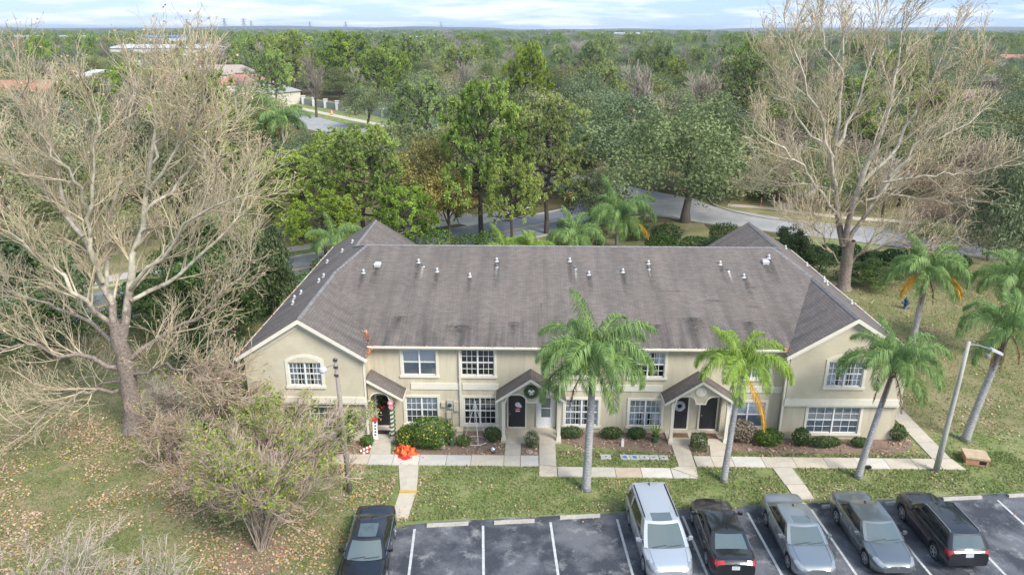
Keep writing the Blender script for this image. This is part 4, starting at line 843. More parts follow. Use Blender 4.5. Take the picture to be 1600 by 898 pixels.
# clipped hedge row by the east road
def bush(name, label, cat, x, y, rx, ry, h, mat='hedge_leaf', n=2600, leaf=.09, group=None, box=False, seed=1, z0=.02):
    g = np.random.default_rng(seed); u = g.random((n, 3))*2-1
    if box:
        ax = g.integers(0, 3, n); sgn = np.where(g.random(n) < .5, -1, 1); P = u.copy(); P[np.arange(n), ax] = sgn*(.93+.1*g.random(n)); P[ax == 2, 2] = np.abs(P[ax == 2, 2])
        Nn = np.zeros((n, 3)); Nn[np.arange(n), ax] = sgn
        P = np.sign(P)*np.abs(P)**1.0; P[:, :2] *= .92
    else:
        d = unit(g.normal(size=(n, 3))); P = d*(1-.28*g.random(n)**1.5)[:, None]; b = np.sin(d[:, 0]*4+seed)*np.cos(d[:, 1]*5+seed*2)*np.sin(d[:, 2]*3.3+1); P *= (1+.16*b)[:, None]; Nn = d
    P = P*np.array([rx, ry, h/2])+np.array([0, 0, h/2])
    V, F = leaves(P, unit(Nn+g.normal(size=Nn.shape)*.6), leaf*(.6+.8*g.random(n)), .6, g)
    T = thing(name, label, cat, (x, y, z0), 0, group); link('leaves', np_mesh('leaves', V, F, MAT[mat]), T)
    if 'blossom' in label:
        k = g.choice(n, 110, replace=False); V, F = leaves(P[k]+unit(Nn[k])*.05, unit(Nn[k]+np.array([0, 0, .4])), .12, 1., g); link('blossoms', np_mesh('blossoms', V, F, MAT['yellow_leaf']), T)['kind'] = 'stuff'
    m = MB()   # woody stems inside
    for i in range(5):
        a = i*1.26+seed; m.tube([(0, 0, -.02), (math.cos(a)*rx*.3, math.sin(a)*ry*.3, h*.4), (math.cos(a)*rx*.62, math.sin(a)*ry*.62, h*.72)], [.03, .02, .01], 5)
    m.build('stems', MAT['bark_dark'], T); return T
for i in range(8):
    x = 27.6+i*1.75; y = 70.6-i*.55; bush('hedge_shrub', 'dark hedge shrub in the row along the east road behind the right sycamore', 'shrub', x, y, 1.15, .95, 1.25+.25*(i % 3), n=1500, leaf=.2, group='hedge shrubs along the east road', seed=i+3)
for i in range(10):
    x = -29+i*1.7+.4*(i % 2); y = 55.6+i*.2; bush('hedge_shrub', 'leafy shrub of the dark thicket behind the left lawn', 'shrub', x, y-(i % 3)*1.3, 1.4, 1.2, 2.2+.5*(i % 3), n=1500, leaf=.22, group='thicket shrubs behind the left lawn', seed=i+30) if x < -19 else None
for i, (x, y, hh) in enumerate([(-14.4, 70.2, 2.6), (-8.4, 70, 2.8), (-5.5, 69.5, 2.4), (-3.4, 71, 2.4), (-11.6, 69.4, 2.2), (4.2, 70, 2.2), (6.2, 72, 3.2), (13.5, 72, 1.8), (-16.8, 60.5, 2.8), (-17.6, 57.3, 2.4), (14.6, 75.5, 2.0), (11.2, 76.5, 2.4), (20.6, 75.5, 2.2), (17.0, 72.4, 1.5)]):
    bush('roadside_shrub', 'loose green roadside shrub '+['left of the left rear gable', 'right of the left rear gable', 'under the tall rounded pine', 'just right of the tall rounded pine', 'behind the left rear gable peak', 'between the bright palm tufts and the big palm', 'left of the big ridge palm', 'right of the big ridge palm', 'beside the small palm clump', 'nearest the left rear eave', 'left of the large live oak trunk', 'far left of the large live oak trunk', 'right of the large live oak trunk', 'low in front of the large live oak'][i], 'shrub', x, y, 1.7, 1.4, hh, mat='shrub_leaf' if i % 2 else 'hedge_leaf', n=1500, leaf=.2, group='shrubs between building and road', seed=i+60)

# ---- individual woodland trees out to about 330 m
roads = [(main_cl, 9), (cross_cl, 10), (east_cl, 8)]
def clear(x, y, r):
    for pl, wd in roads:
        for px, py in pl[::2]:
            if (px-x)**2+(py-y)**2 < (wd-1.5+r*.25)**2: return False
    if -90 < x < -24 and y < 260 and abs((x+47)*.82+(y-184)*.57) < 17 and y > 130: return False
    for hx, hy in HOUSE_SPOTS:
        d = math.hypot(hx, hy); ux, uy = hx/d, hy/d; al = (x*ux+y*uy); pe = abs(x*uy-y*ux)
        if d-24 < al < d+12 and pe < 11: return False
    return all((x-n[1])**2+(y-n[2])**2 > (n[4]*.55+r*.45)**2 for n in named if n[2] > 60)
def sight(x, y, h):   # low growth where the photograph looks through to the street and the houses
    if -.345 < x/y < -.185 and 78 < y < 168: h = min(h, 20*(1-y/168))
    for hx, hy in HOUSE_SPOTS:
        d = math.hypot(hx, hy); al = (x*hx+y*hy)/d; pe = abs(x*hy-y*hx)/d
        if al < d and pe < 9: h = min(h, 6.6+17*(1-al/d))
    return h
HOUSE_SPOTS = [(-118, 300), (-96, 262), (-136, 322), (-76, 225), (-132, 200), (105, 188), (215, 345), (-165, 330), (-190, 378), (-150, 275)]
kinds = ['oak', 'oakg', 'olive', 'pine', 'bareg', 'brown', 'autumn']; pr_ = np.array([.31, .15, .28, .11, .09, .04, .02]); pr_ = pr_/pr_.sum()
wl = {'oak': ('dark green oak in the wide woodland beyond the road', 'oaks of the woodland beyond the road'), 'oakg': ('grey green oak in the wide woodland beyond the road', 'grey green oaks of the woodland'), 'olive': ('olive green broadleaf tree in the wide woodland beyond the road', 'broadleaf trees of the woodland'),
      'pine': ('pine rising from the wide woodland beyond the road', 'pines of the woodland'), 'bareg': ('grey leafless tree in the wide woodland beyond the road', 'leafless trees of the woodland'), 'brown': ('brown leaved tree in the wide woodland beyond the road', 'brown trees of the woodland'), 'autumn': ('orange tinged tree in the wide woodland beyond the road', 'autumn trees of the woodland')}
count = 0; y = 92.
while y < 330:
    step = 8.0+y*.018; xm = y*.74+12; x = -xm+tg.random()*step
    while x < xm:
        xx = x+tg.normal()*1.8; yy = y+tg.normal()*2.2; k = kinds[int(tg.choice(len(kinds), p=pr_))]
        hh = (9.+4.2*tg.random()) if k != 'pine' else 13+4.5*tg.random(); rr = {'pine': 4.6, 'bareg': 6}.get(k, 6.4)*(.85+.4*tg.random())
        if yy < 135 and abs(xx) < 30: hh *= .9
        hh = sight(xx, yy, hh)
        if hh > 4.5 and clear(xx, yy, rr):
            u = xx/yy; zone = 'far left behind the sycamore' if u < -.42 else 'left of the walled street' if u < -.27 else 'left of centre' if u < -.09 else 'in the centre' if u < .1 else 'right of centre' if u < .28 else 'behind the right sycamore' if u < .5 else 'at the far right'
            lb = wl[k][0].split(' in the wide')[0].split(' rising from')[0]+(', front row' if yy < 125 else ', second rows' if yy < 170 else ', middle rows' if yy < 230 else ', back rows' if yy < 280 else ', rearmost rows')+' of the woodland, '+zone
            tree(k, xx, yy, hh, rr, lb, wl[k][1]); count += 1
        x += step*(1.12 if y < 200 else 1.2)
    y += step*(.95 if y < 200 else 1.05)
print('woodland trees', count)
# ---- the far wood: one object that repeats the crowns of the visible trees
def far_wood(name, src, spots, label_kind='stuff'):
    V = np.array([(s[0], s[1], 0) for s in spots], dtype=np.float32); me = bpy.data.meshes.new(name); me.vertices.add(len(V)); me.vertices.foreach_set('co', V.ravel())
    for an, vals in (('rot', [s[3] for s in spots]), ('sc', [s[2] for s in spots]), ('hz', [s[4] for s in spots])):
        at = me.attributes.new(an, 'FLOAT', 'POINT'); at.data.foreach_set('value', vals)
    o = link(name, me); o['kind'] = 'stuff'
    ng = bpy.data.node_groups.new(name, 'GeometryNodeTree'); ng.interface.new_socket('Geometry', in_out='INPUT', socket_type='NodeSocketGeometry'); ng.interface.new_socket('Geometry', in_out='OUTPUT', socket_type='NodeSocketGeometry')
    n = ng.nodes.new; gi = n('NodeGroupInput'); go = n('NodeGroupOutput'); ip = n('GeometryNodeInstanceOnPoints'); m2p = n('GeometryNodeMeshToPoints')
    oi = n('GeometryNodeObjectInfo'); oi.inputs['Object'].default_value = src; oi.inputs['As Instance'].default_value = True; oi.transform_space = 'ORIGINAL'
    def attr(nm): a = n('GeometryNodeInputNamedAttribute'); a.data_type = 'FLOAT'; a.inputs['Name'].default_value = nm; return a.outputs['Attribute']
    cr = n('ShaderNodeCombineXYZ'); cs = n('ShaderNodeCombineXYZ'); sc = attr('sc'); ng.links.new(attr('rot'), cr.inputs[2]); ng.links.new(sc, cs.inputs[0]); ng.links.new(sc, cs.inputs[1]); ng.links.new(attr('hz'), cs.inputs[2])
    ng.links.new(gi.outputs[0], m2p.inputs[0]); ng.links.new(m2p.outputs[0], ip.inputs['Points']); ng.links.new(oi.outputs['Geometry'], ip.inputs['Instance']); ng.links.new(cr.outputs[0], ip.inputs['Rotation']); ng.links.new(cs.outputs[0], ip.inputs['Scale']); ng.links.new(ip.outputs[0], go.inputs[0])
    md = o.modifiers.new('scatter', 'NODES'); md.node_group = ng; return o
srcs = {}
for o in list(COL.objects):
    if o.name.startswith('crown') and o.parent:
        srcs.setdefault(o.data.name, o)
def src_of(sp, i): return next(o for o in COL.objects if o.name.startswith('crown') and o.parent and o.data == SP[sp][i][0])
spots = {k: [] for k in ('oak0', 'oak1', 'oakg0', 'olive0', 'olive1', 'pine2', 'bareg0')}; pk = np.array([.22, .17, .18, .20, .13, .06, .04])
y = 326.
while y < 3600:
    step = 12*(1+max(0, y-400)/900); xm = y*.72+20; x = -xm+tg.random()*step
    while x < xm:
        k = list(spots)[int(tg.choice(7, p=pk/pk.sum()))]; s = step/12*(.9+.5*tg.random()); xx = x+tg.normal()*step*.25; yy = y+tg.normal()*step*.25
        dens = math.sin(xx*.011+1)*math.cos(yy*.009)+.4*math.sin(xx*.03+yy*.02)
        ok = not any(abs(yy-b[1]+b[2]*.5+25) < b[2]*.5+35 and abs(xx-b[0]*yy/b[1]) < b[3]*.6 for b in FAR_BUILDINGS) and dens > -1.05
        hgt = (4.8+2.6*tg.random()) if k != 'pine2' else 7.2+1.8*tg.random()
        if ok: spots[k].append((xx, yy, 6.4*s*(.75 if k == 'pine2' else 1), tg.random()*6.28, hgt*(1+.0*y)))
        x += step
    y += step*.95
for k, v in spots.items(): far_wood('far_wood', src_of(k[:-1], int(k[-1])), v)
print('far wood', sum(len(v) for v in spots.values()))

# ---- queen palms
def frond_mesh(seed, e0, droop, L=3.5, mat=('palm_leaf', 'palm_leaf_bright'), n=180, ll=.85, hang=1.45):
    g = np.random.default_rng(seed); K = 12; s = np.linspace(0, 1, K); ang = e0-droop*s**1.25
    dx = np.cos(ang)*L/(K-1); dz = np.sin(ang)*L/(K-1); P = np.zeros((K, 3)); P[1:, 0] = np.cumsum(dx[:-1]); P[1:, 2] = np.cumsum(dz[:-1]); P[:, 1] = np.sin(s*2.2)*.12*g.normal()
    V1, F1 = tubes(P[None], (.035*(1.05-s)+.006)[None], 4)
    t = np.repeat(.14+.86*(np.arange(n)/n)**.95, 2)+g.random(2*n)*.008; t = np.minimum(t, .999); side = np.tile([1., -1.], n)
    i = (t*(K-1)).astype(int); f = (t*(K-1)-i)[:, None]; p = P[i]*(1-f)+P[i+1]*f; T = unit(P[i+1]-P[i])
    nrm = unit(np.cross(T, np.array([0., 1, 0]))); nrm *= np.sign(nrm[:, 2:3]+1e-6)
    up_ = (g.random(2*n)*1.7-.75)[:, None]
    d = unit(np.array([0., 1, 0])*side[:, None]*1.0+T*(.55+.5*t[:, None])+nrm*up_)
    l = ll*(np.sin(np.pi*np.clip(t*.93+.07, 0, 1))**.55)*(.8+.35*g.random(2*n)); l = l[:, None]
    m1 = p+d*l*.5+np.array([0, 0, -1])*l*.05*hang; d2 = unit(d+np.array([0, 0, -1])*hang*1.5); e = m1+d2*l*.55
    wv = unit(np.cross(d, np.array([0, 0, 1.])+g.normal(size=d.shape)*.4))
    wd = .0135; V2 = np.stack([p-wv*wd*.6, p+wv*wd*.6, m1+wv*wd, m1-wv*wd, m1-wv*wd, m1+wv*wd, e+wv*wd*.25, e-wv*wd*.25], 1).reshape(-1, 3)
    F2 = np.arange(len(V2)).reshape(-1, 4); V, F = join([(V1, F1), (V2, F2)])
    mi = np.concatenate([np.full(len(F1), 1), np.zeros(len(F2))]).astype(int)
    return np_mesh('frond', V, F, [MAT[mat[0]], MAT[mat[1]]], mi)
FR = {'g': [frond_mesh(s, e, d) for s, e, d in ((1, 1.42, .9), (2, 1.25, 2.0), (3, 1.1, 2.6), (4, .85, 2.65), (5, .55, 2.3), (6, .15, 1.8), (7, 1.15, 2.3), (8, .7, 2.5))],
      'b': [frond_mesh(s, e, d, mat=('palm_leaf_bright', 'palm_leaf_bright')) for s, e, d in ((11, 1.42, .9), (12, 1.25, 2.0), (13, 1.1, 2.6), (14, .85, 2.65), (15, .55, 2.3), (16, .15, 1.8), (17, 1.15, 2.3), (18, .7, 2.5))],
      'y': [frond_mesh(21, .1, 1.6, L=3.1, mat=('palm_leaf_yellow', 'palm_leaf_yellow'), ll=.5, hang=.8), frond_mesh(24, -.75, .75, L=3.9, mat=('palm_leaf_yellow', 'palm_leaf_yellow'), ll=.5, n=120, hang=1.)], 'd': [frond_mesh(22, -.75, .85, L=2.6, mat=('palm_leaf_dead', 'palm_leaf_dead'), ll=.28, n=60, hang=1.2), frond_mesh(23, -1.0, .6, L=2.4, mat=('palm_leaf_dead', 'palm_leaf_dead'), ll=.2, n=60, hang=1.2)]}
def palm(x, y, cx, cy, cz, label, sc=1., style='g', fronds=None, extra=(), r=.17, cat='palm tree', group=None, rot0=0., nf=17):
    T = thing('queen_palm', label, cat, (x, y, 0), 0, group); ox, oy = cx-x, cy-y; m = MB()
    pts = [(0, 0, -.05), (ox*.02, oy*.02, .3)]+[(ox*t**1.1, oy*t**1.1, .3+(cz-.55-.3)*t) for t in (.25, .5, .75, 1.)]
    m.tube(pts, [r*1.5, r*1.18, r*1.02, r*.95, r*.85, r*.72], 12); m.build('trunk', MAT['palm_trunk'], T, smooth=True)
    b = MB(); 
    for k in range(16):
        a = k*2.4; z = cz-.75+.045*k; q = .16*sc; b.prism([(ox+math.cos(a)*q*.7, oy+math.sin(a)*q*.7, z), (ox+math.cos(a+.5)*q*.8, oy+math.sin(a+.5)*q*.8, z), (ox+math.cos(a+.25)*q*1.7, oy+math.sin(a+.25)*q*1.7, z+.42)], (math.cos(a)*.05, math.sin(a)*.05, .05))
    b.build('crown_shaft', MAT['bark_dark'], T)
    fr = fronds or [(k, 0 if k == 1 else (1, 2, 6, 3, 7, 3, 4, 5)[min(7, k*8//nf)]) for k in range(nf)]
    for k, cls in fr:
        a = rot0+k*2.39996; o = link('frond', FR[style if not (style == 'b' and cls in (4, 5) and k % 2) else 'g'][cls], T, (ox+.06*math.cos(a), oy+.06*math.sin(a), cz-.1), (tg.normal()*.08, tg.normal()*.08, a), sc*(.92+.16*tg.random()))
    for kind, a, i in extra:
        o = link('frond', FR[kind][i], T, (ox, oy, cz-.25), (0, 0, a), sc); o['label'] = {'y': 'yellow drooping frond', 'd': 'dead brown hanging frond'}[kind]
    return T
palm(3.02, 31.1, 3.15, 31.3, 6.95, 'tallest front queen palm, in front of the middle windows, with two brown hanging fronds', .97, 'g', extra=[('d', -2.6, 0), ('d', -.7, 0)], r=.19, nf=26)
palm(9.85, 31.95, 10.2, 32.2, 6.15, 'bright green front queen palm beside the right porch with one yellow hanging frond', .80, 'b', extra=[('y', -.9, 1)], r=.15, rot0=.8, nf=14)
palm(16.6, 32.4, 17.45, 32.6, 6.1, 'front queen palm covering the right wing gable, with brown dead fronds', .84, 'g', extra=[('d', -2.4, 1), ('d', -1.2, 0), ('d', 3.0, 1)], r=.15, rot0=.3, nf=17)
palm(23.9, 36.1, 25.0, 36.4, 6.5, 'queen palm behind the tan utility box and street light', .86, 'g', extra=[('y', 5.6, 0), ('d', -2.0, 0), ('d', -2.9, 1), ('d', .2, 0), ('d', 4.0, 0)], r=.19, rot0=1.2, nf=15)
palm(27.0, 48.6, 27.1, 48.6, 5.75, 'queen palm by the fire hydrant with two golden fronds', .95, 'g', extra=[('y', 3.6, 0), ('y', 5.5, 0), ('y', 5.9, 0), ('d', -2.2, 1), ('d', -1.0, 1)], r=.20, rot0=.5, nf=16)
palm(31.4, 47.2, 32.3, 47.2, 5.4, 'queen palm at the right edge behind the street light', 1.05, 'g', extra=[('d', -2.2, 0)], rot0=2., nf=15)
palm(8.8, 70, 8.8, 70, 4.1, 'big queen palm rising over the middle of the roof ridge with a yellowing frond', 1.25, 'g', extra=[('y', -.3, 0)], rot0=.2, nf=18)
palm(4.4, 66, 4.4, 66, 3.1, 'dark queen palm just left of the big one behind the ridge', 1.05, 'g', rot0=1., nf=14)
palm(-1.7, 60.5, -1.7, 60.5, 3.3, 'bright palm tuft showing just above the left part of the ridge', .85, 'b', rot0=.4, nf=12)
palm(.6, 61, .6, 61, 3.2, 'second bright palm tuft right of the first above the ridge', .8, 'b', rot0=1.7, nf=12)
palm(-34, 105, -34, 105, 8.8, 'queen palm beside the street in the upper left', 1.35, 'g', rot0=.9, nf=15, extra=[('d', -1.5, 0)])
palm(-16.6, 62.5, -16.6, 62.5, 3.6, 'small palm clump beside the left rear eave', .9, 'g', rot0=.1, nf=12)

# ---- the two big leafless sycamores, built limb by limb
def limb(pts, r0, r1, g, k=12, jit=.12):
    P = np.array(pts, float); s = np.r_[0, np.cumsum(np.linalg.norm(np.diff(P, axis=0), axis=1))]; t = np.linspace(0, s[-1], k)
    Q = np.stack([np.interp(t, s, P[:, j]) for j in range(3)], 1); Q[1:] += g.normal(size=(k-1, 3))*jit; return Q, np.linspace(r0, r1, k)
def sycamore(name, label, base, limbs, trunk, seed, leafn, cnt=(15, 8, 7), L=(4.2, 2.0, .95), twig=.0145, upb=.22):
    g = np.random.default_rng(seed); T = thing(name, label, 'tree', base)
    A = [limb(p, a*.95, b, g) for p, a, b in limbs]; P = np.stack([a[0] for a in A]); Rr = np.stack([a[1] for a in A]); off = np.array(base, float); P = P-off
    tp = np.array(trunk[0], float)-off; Q, q = limb(tp, trunk[1], trunk[2], g, 12, .04); q[0] *= 1.45; q[1] *= 1.12
    V, F = join([tubes(Q[None], q[None], 14), tubes(P, Rr, 9)]); link('trunk', np_mesh('trunk', V, F, MAT['bark_sycamore'], smooth=True), T)
    C1, R1 = children(P, Rr, cnt[0], L[0], .72, upb, 6, .16, .48, .13, g); R1 = np.maximum(R1, .022)
    ok = C1[:, -1, 2] > 1.5; C1, R1 = C1[ok], R1[ok]
    C2, R2 = children(C1, R1, cnt[1], L[1], .65, upb*.8, 5, .2, .55, .14, g); R2 = np.clip(R2, twig*1.1, .03)
    C3, R3 = children(C2, R2, cnt[2], L[2], .6, upb*.5, 3, .2, .8, .15, g); R3 = np.clip(R3, twig*.85, twig)
    ok = C3[:, -1, 2] > 1.0; C3, R3 = C3[ok], R3[ok]
    V, F = join([tubes(C1, R1, 5), tubes(C2, R2, 4)]); link('branches', np_mesh('branches', V, F, MAT['twig_pale'], smooth=True), T)
    V, F = tubes(C3, R3, 3); o = link('twigs', np_mesh('twigs', V, F, MAT['twig_pale']), T); o['kind'] = 'stuff'
    E = np.concatenate([C3[:, -1], C3[:, -1]+g.normal(size=(len(C3), 3))*.06]); s = g.choice(len(E), leafn, replace=False); n = len(s)
    V, F = leaves(E[s], unit(g.normal(size=(n, 3))), .105*(.5+g.random(n)), .7, g); ml = (g.random(n) < .12).astype(int)
    o = link('dry_leaves', np_mesh('dry_leaves', V, F, [MAT['dry_leaf'], MAT['yellow_leaf']], ml), T); o['kind'] = 'stuff'
    print(name, len(C3)); return T
SYL, SYR = [([(x, y, z if z < 13 else 13+(z-13)*.8) for x, y, z in p], a, b) for p, a, b in SYC_LEFT], SYC_RIGHT
sycamore('bare_sycamore_tree', 'huge leafless sycamore filling the left side beside the left wing', (-21.6, 36.2, 0), SYL, ([(-21.6, 36.2, -.1), (-21.4, 36.2, 2.8), (-21.5, 36.2, 4.6), (-21.45, 36.2, 6.4)], .47, .38), 5, 5200, cnt=(17, 8, 4), L=(3.1, 1.6, .85), twig=.0095, upb=.26)
sycamore('bare_sycamore_tree', 'tall leafless sycamore with pale mottled trunk standing on the lawn right of the building', (27.25, 61.1, 0), SYR, ([(27.25, 61.1, -.1), (27.2, 61.1, 2.5), (27.1, 61.1, 4.4)], .52, .45), 6, 8500, cnt=(15, 8, 4), L=(4.2, 2.0, 1.05), twig=.0145, upb=.28)
# ---- crape myrtles and brushy shrubs in the left foreground
def brush(name, label, base, stems, h, spread, seed, mat, leafn=0, leafmat='sparse_leaf', cnt=(7, 7, 6), L=(1.3, .7, .4), lean=(0, 0), r0=.035, leaf=.11, tw=.009):
    g = np.random.default_rng(seed); T = thing(name, label, 'shrub', base); K = 7; S = []
    for i in range(stems):
        a = g.random()*6.28; rr = spread*(.25+.75*g.random()); hh = h*(.65+.4*g.random()); b0 = g.normal(size=2)*.12
        t = np.linspace(0, 1, K); P = np.stack([b0[0]+(math.cos(a)*rr+lean[0])*t**1.3, b0[1]+(math.sin(a)*rr+lean[1])*t**1.3, hh*t**.9], 1); P[1:] += g.normal(size=(K-1, 3))*.06; S.append(P)
    P = np.stack(S); Rr = np.tile(np.linspace(r0, r0*.3, K), (stems, 1))
    C1, R1 = children(P, Rr, cnt[0], L[0], .6, .12, 5, .25, .6, .16, g); C2, R2 = children(C1, R1, cnt[1], L[1], .6, .08, 4, .15, .7, .17, g); C3, R3 = children(C2, R2, cnt[2], L[2], .6, .05, 3, .1, .8, .18, g)
    R2 = np.maximum(R2, tw*1.2); R3 = np.clip(R3, tw*.75, tw); keep = C3[:, :, 2].min(1) > .05; C3, R3 = C3[keep], R3[keep]
    link('stems', np_mesh('stems', *join([tubes(P, Rr, 6), tubes(C1, R1, 4)]), MAT['bark_crape'], smooth=True), T)
    o = link('twigs', np_mesh('twigs', *join([tubes(C2, R2, 3), tubes(C3, R3, 3)]), MAT[mat]), T); o['kind'] = 'stuff'
    if leafn:
        E = np.concatenate([C3[:, -1], C3[:, 1]]); ce = g.choice(len(C1), max(4, int(len(C1)*.45)), replace=False)   # leaves sit on some branches only
        cen = C1[ce, -1]; dmin = np.min(np.linalg.norm(E[:, None]-cen[None], axis=2), 1) if len(E)*len(cen) < 4e6 else np.zeros(len(E)); cand = np.where(dmin < np.quantile(dmin, .6))[0]
        s = g.choice(cand, leafn); Q = E[s]+g.normal(size=(leafn, 3))*.07; V, F = leaves(Q, unit(g.normal(size=(leafn, 3))+np.array([0, 0, .8])), leaf*(.5+g.random(leafn)), .55, g)
        o = link('leaves', np_mesh('leaves', V, F, [MAT[leafmat], MAT['yellow_leaf']], (g.random(leafn) < .12).astype(int)), T); o['kind'] = 'stuff'
    return T
brush('crape_myrtle', 'large spreading crape myrtle with sparse yellow green leaves left of the black car', (-11.2, 26.4, 0), 24, 5.1, 4.3, 5, 'twig_pink', 9500, cnt=(9, 6, 5), L=(1.7, .8, .45), lean=(.5, 1.3), leaf=.13)
brush('crape_myrtle', 'pinkish half bare crape myrtle in front of the lower left wing wall', (-12.6, 33.2, 0), 12, 3.3, 1.9, 6, 'twig_pink', 7000, cnt=(6, 5, 4), lean=(.3, .2))
brush('crape_myrtle', 'leafy crape myrtle beside the first porch walk', (-9.9, 33.0, 0), 9, 2.0, 1.5, 16, 'twig_grey', 6500, cnt=(6, 4, 4), leafmat='shrub_leaf')
brush('bare_shrub', 'pinkish leafless shrub at the left corner of the left wing', (-16.2, 35.0, 0), 22, 4.9, 2.3, 7, 'twig_pink', 1200, cnt=(6, 6, 4), lean=(.3, .3))
brush('bare_shrub', 'pinkish leafless shrub left of the one at the wing corner', (-18.0, 33.2, 0), 13, 2.7, 2.4, 8, 'twig_pink', 700, cnt=(6, 5, 4), lean=(-.2, -.2))
brush('bare_shrub', 'low leafless brush in the bottom left corner', (-17.0, 22.2, 0), 16, 2.6, 2.6, 9, 'twig_grey', 300, cnt=(6, 4, 4), lean=(0, 0), L=(1.4, .8, .4))
brush('bare_shrub', 'tangled leafless brush right of the bottom left corner', (-13.4, 22.0, 0), 10, 2.1, 1.9, 10, 'twig_grey', 150, cnt=(5, 4, 4), lean=(0, 0))
brush('bare_shrub', 'small leafless shrub under the right side of the left sycamore', (-19.6, 36.6, 0), 10, 2.0, 1.6, 17, 'twig_grey', 200)
# ---- shrubs along the front
bush('flowering_shrub', 'big round bush with yellow blossoms under the first window', 'shrub', -4.95, 34.85, 1.35, .85, 1.75, 'shrub_leaf', 5200, .10, seed=2)
bush('flowering_shrub', 'lower bush with yellow blossoms at the left foot of the big round bush', 'shrub', -6.25, 34.95, .55, .6, 1.1, 'shrub_leaf', 1500, .10, seed=12)
bush('small_shrub', 'small round green bush left of the porch post with the large wreath', 'shrub', -1.72, 35.55, .52, .45, .8, 'hedge_leaf', 1500, .07, seed=4)
bush('small_shrub', 'low green bush beside the tan meter box', 'shrub', -3.25, 35.0, .42, .35, .6, 'shrub_leaf', 700, .08, seed=5)
bush('topiary_ball', 'dark green ball shaped shrub between the two porch walks', 'shrub', .42, 34.95, .42, .42, .95, 'holly_leaf', 2200, .05, seed=6)
bush('boxwood_shrub', 'clipped cube shaped shrub in front of the right porch', 'shrub', 9.25, 34.95, .40, .38, .78, 'hedge_leaf', 2600, .06, seed=7, box=True)
for i, (x, rx, lb) in enumerate([(2.55, .72, 'left of the tallest palm trunk'), (4.75, .65, 'just right of the tallest palm trunk'), (6.1, .5, 'left of the potted plant')]):
    bush('clipped_shrub', 'low clipped green shrub under the middle window, '+lb, 'shrub', x, 35.95, rx, .38, .66, 'hedge_leaf', 1800, .07, seed=20+i)
bush('croton_shrub', 'reddish and green croton bush right of the leaning palm trunk', 'shrub', 11.75, 35.75, .75, .5, 1.3, 'brown_leaf', 1300, .12, seed=31)
bush('leafy_shrub', 'leafy green bush behind the yellow palm frond', 'shrub', 13.05, 35.4, .8, .5, .95, 'shrub_leaf', 2000, .1, seed=32)
bush('leafy_shrub', 'upright green bush at the left end of the clipped hedge', 'shrub', 14.75, 35.4, .48, .42, 1.05, 'hedge_leaf', 1500, .09, seed=33)
bush('clipped_shrub', 'long low clipped hedge under the right wing window', 'shrub', 16.0, 35.3, .95, .36, .6, 'hedge_leaf', 2400, .07, seed=34)
bush('clipped_shrub', 'short clipped hedge right of the long low one', 'shrub', 17.9, 35.35, .5, .34, .55, 'hedge_leaf', 1300, .07, seed=35)
bush('leafy_shrub', 'dark shrub at the right front corner of the building', 'shrub', 20.2, 36.2, .5, .6, .9, 'hedge_leaf', 1300, .09, seed=36)
bush('leafy_shrub', 'small shrub at the left side of the first porch walk', 'shrub', -8.35, 34.9, .38, .35, .6, 'shrub_leaf', 700, .09, seed=37)
# ---- fallen leaves and grass tufts
g = np.random.default_rng(5)
def in_poly(P, poly):
    x, y = P[:, 0], P[:, 1]; c = np.zeros(len(P), bool); n = len(poly)
    for i in range(n):
        (x1, y1), (x2, y2) = poly[i], poly[(i+1) % n]; cond = (y1 > y) != (y2 > y); c ^= cond & (x < (x2-x1)*(y-y1)/((y2-y1) or 1e-9)+x1)
    return c
def clumpy(P, f, t): return (np.sin(P[:, 0]*f+1.3)*np.cos(P[:, 1]*f*1.3)+.6*np.sin(P[:, 0]*f*2.7+P[:, 1]*f*1.9)+.5*np.sin(P[:, 1]*f*3.7-P[:, 0]*f*2.1)+g.normal(size=len(P))*.5) > t
walks = [(-16.75, 33.05, .8, 34.05), (8.7, 33.2, 22.3, 34.2), (-6.3, 28.7, -5.2, 33), (.8, 32.1, 8.6, 33.), (12.7, 30.4, 13.8, 33.2), (21.1, 33.2, 22.2, 57), (-1, 34, -.15, 36), (.8, 33, 1.7, 36), (7.85, 33, 8.8, 36), (9.8, 34, 10.8, 36), (-8.2, 34, -6.9, 36.5)]
def offwalk(P, keep=.06):
    m = np.zeros(len(P), bool)
    for a, b, c, d in walks: m |= (P[:, 0] > a) & (P[:, 0] < c) & (P[:, 1] > b) & (P[:, 1] < d)
    inlot = (P[:, 1] < ey(P[:, 0])) & (P[:, 0] > -7.6-(P[:, 1] < 27)*.2)
    inb = (P[:, 0] > -14.4) & (P[:, 0] < 19.9) & (P[:, 1] > 36.3)
    r = g.random(len(P)); return ((~m & ~inlot) | (m & (r < keep)) | (inlot & (r < .02+.5*np.exp(-(ey(P[:, 0])-P[:, 1])*3.)))) & ~inb
def scatter(name, n, x0, x1, y0, y1, size, thr, f, mats, mprob, z=.035, tilt=.35, asp=.75):
    P = np.stack([x0+(x1-x0)*g.random(n), y0+(y1-y0)*g.random(n), np.full(n, z)+g.random(n)*.03], 1); P = P[clumpy(P, f, thr) & offwalk(P)]; n = len(P)
    Nn = unit(np.array([0, 0, 1.])+g.normal(size=(n, 3))*tilt); V, F = leaves(P, Nn, size*(.5+g.random(n)), asp, g)
    o = link(name, np_mesh(name, V, F, [MAT[m] for m in mats], g.choice(len(mats), n, p=mprob))); o['kind'] = 'stuff'; return o
scatter('fallen_leaves', 42000, -28, -5, 22, 38, .105, .1, .55, ['dry_leaf', 'yellow_leaf', 'orange_leaf'], [.91, .06, .03])
scatter('fallen_leaves', 20000, 20, 45, 28, 66, .12, .45, .5, ['dry_leaf', 'yellow_leaf'], [.93, .07])
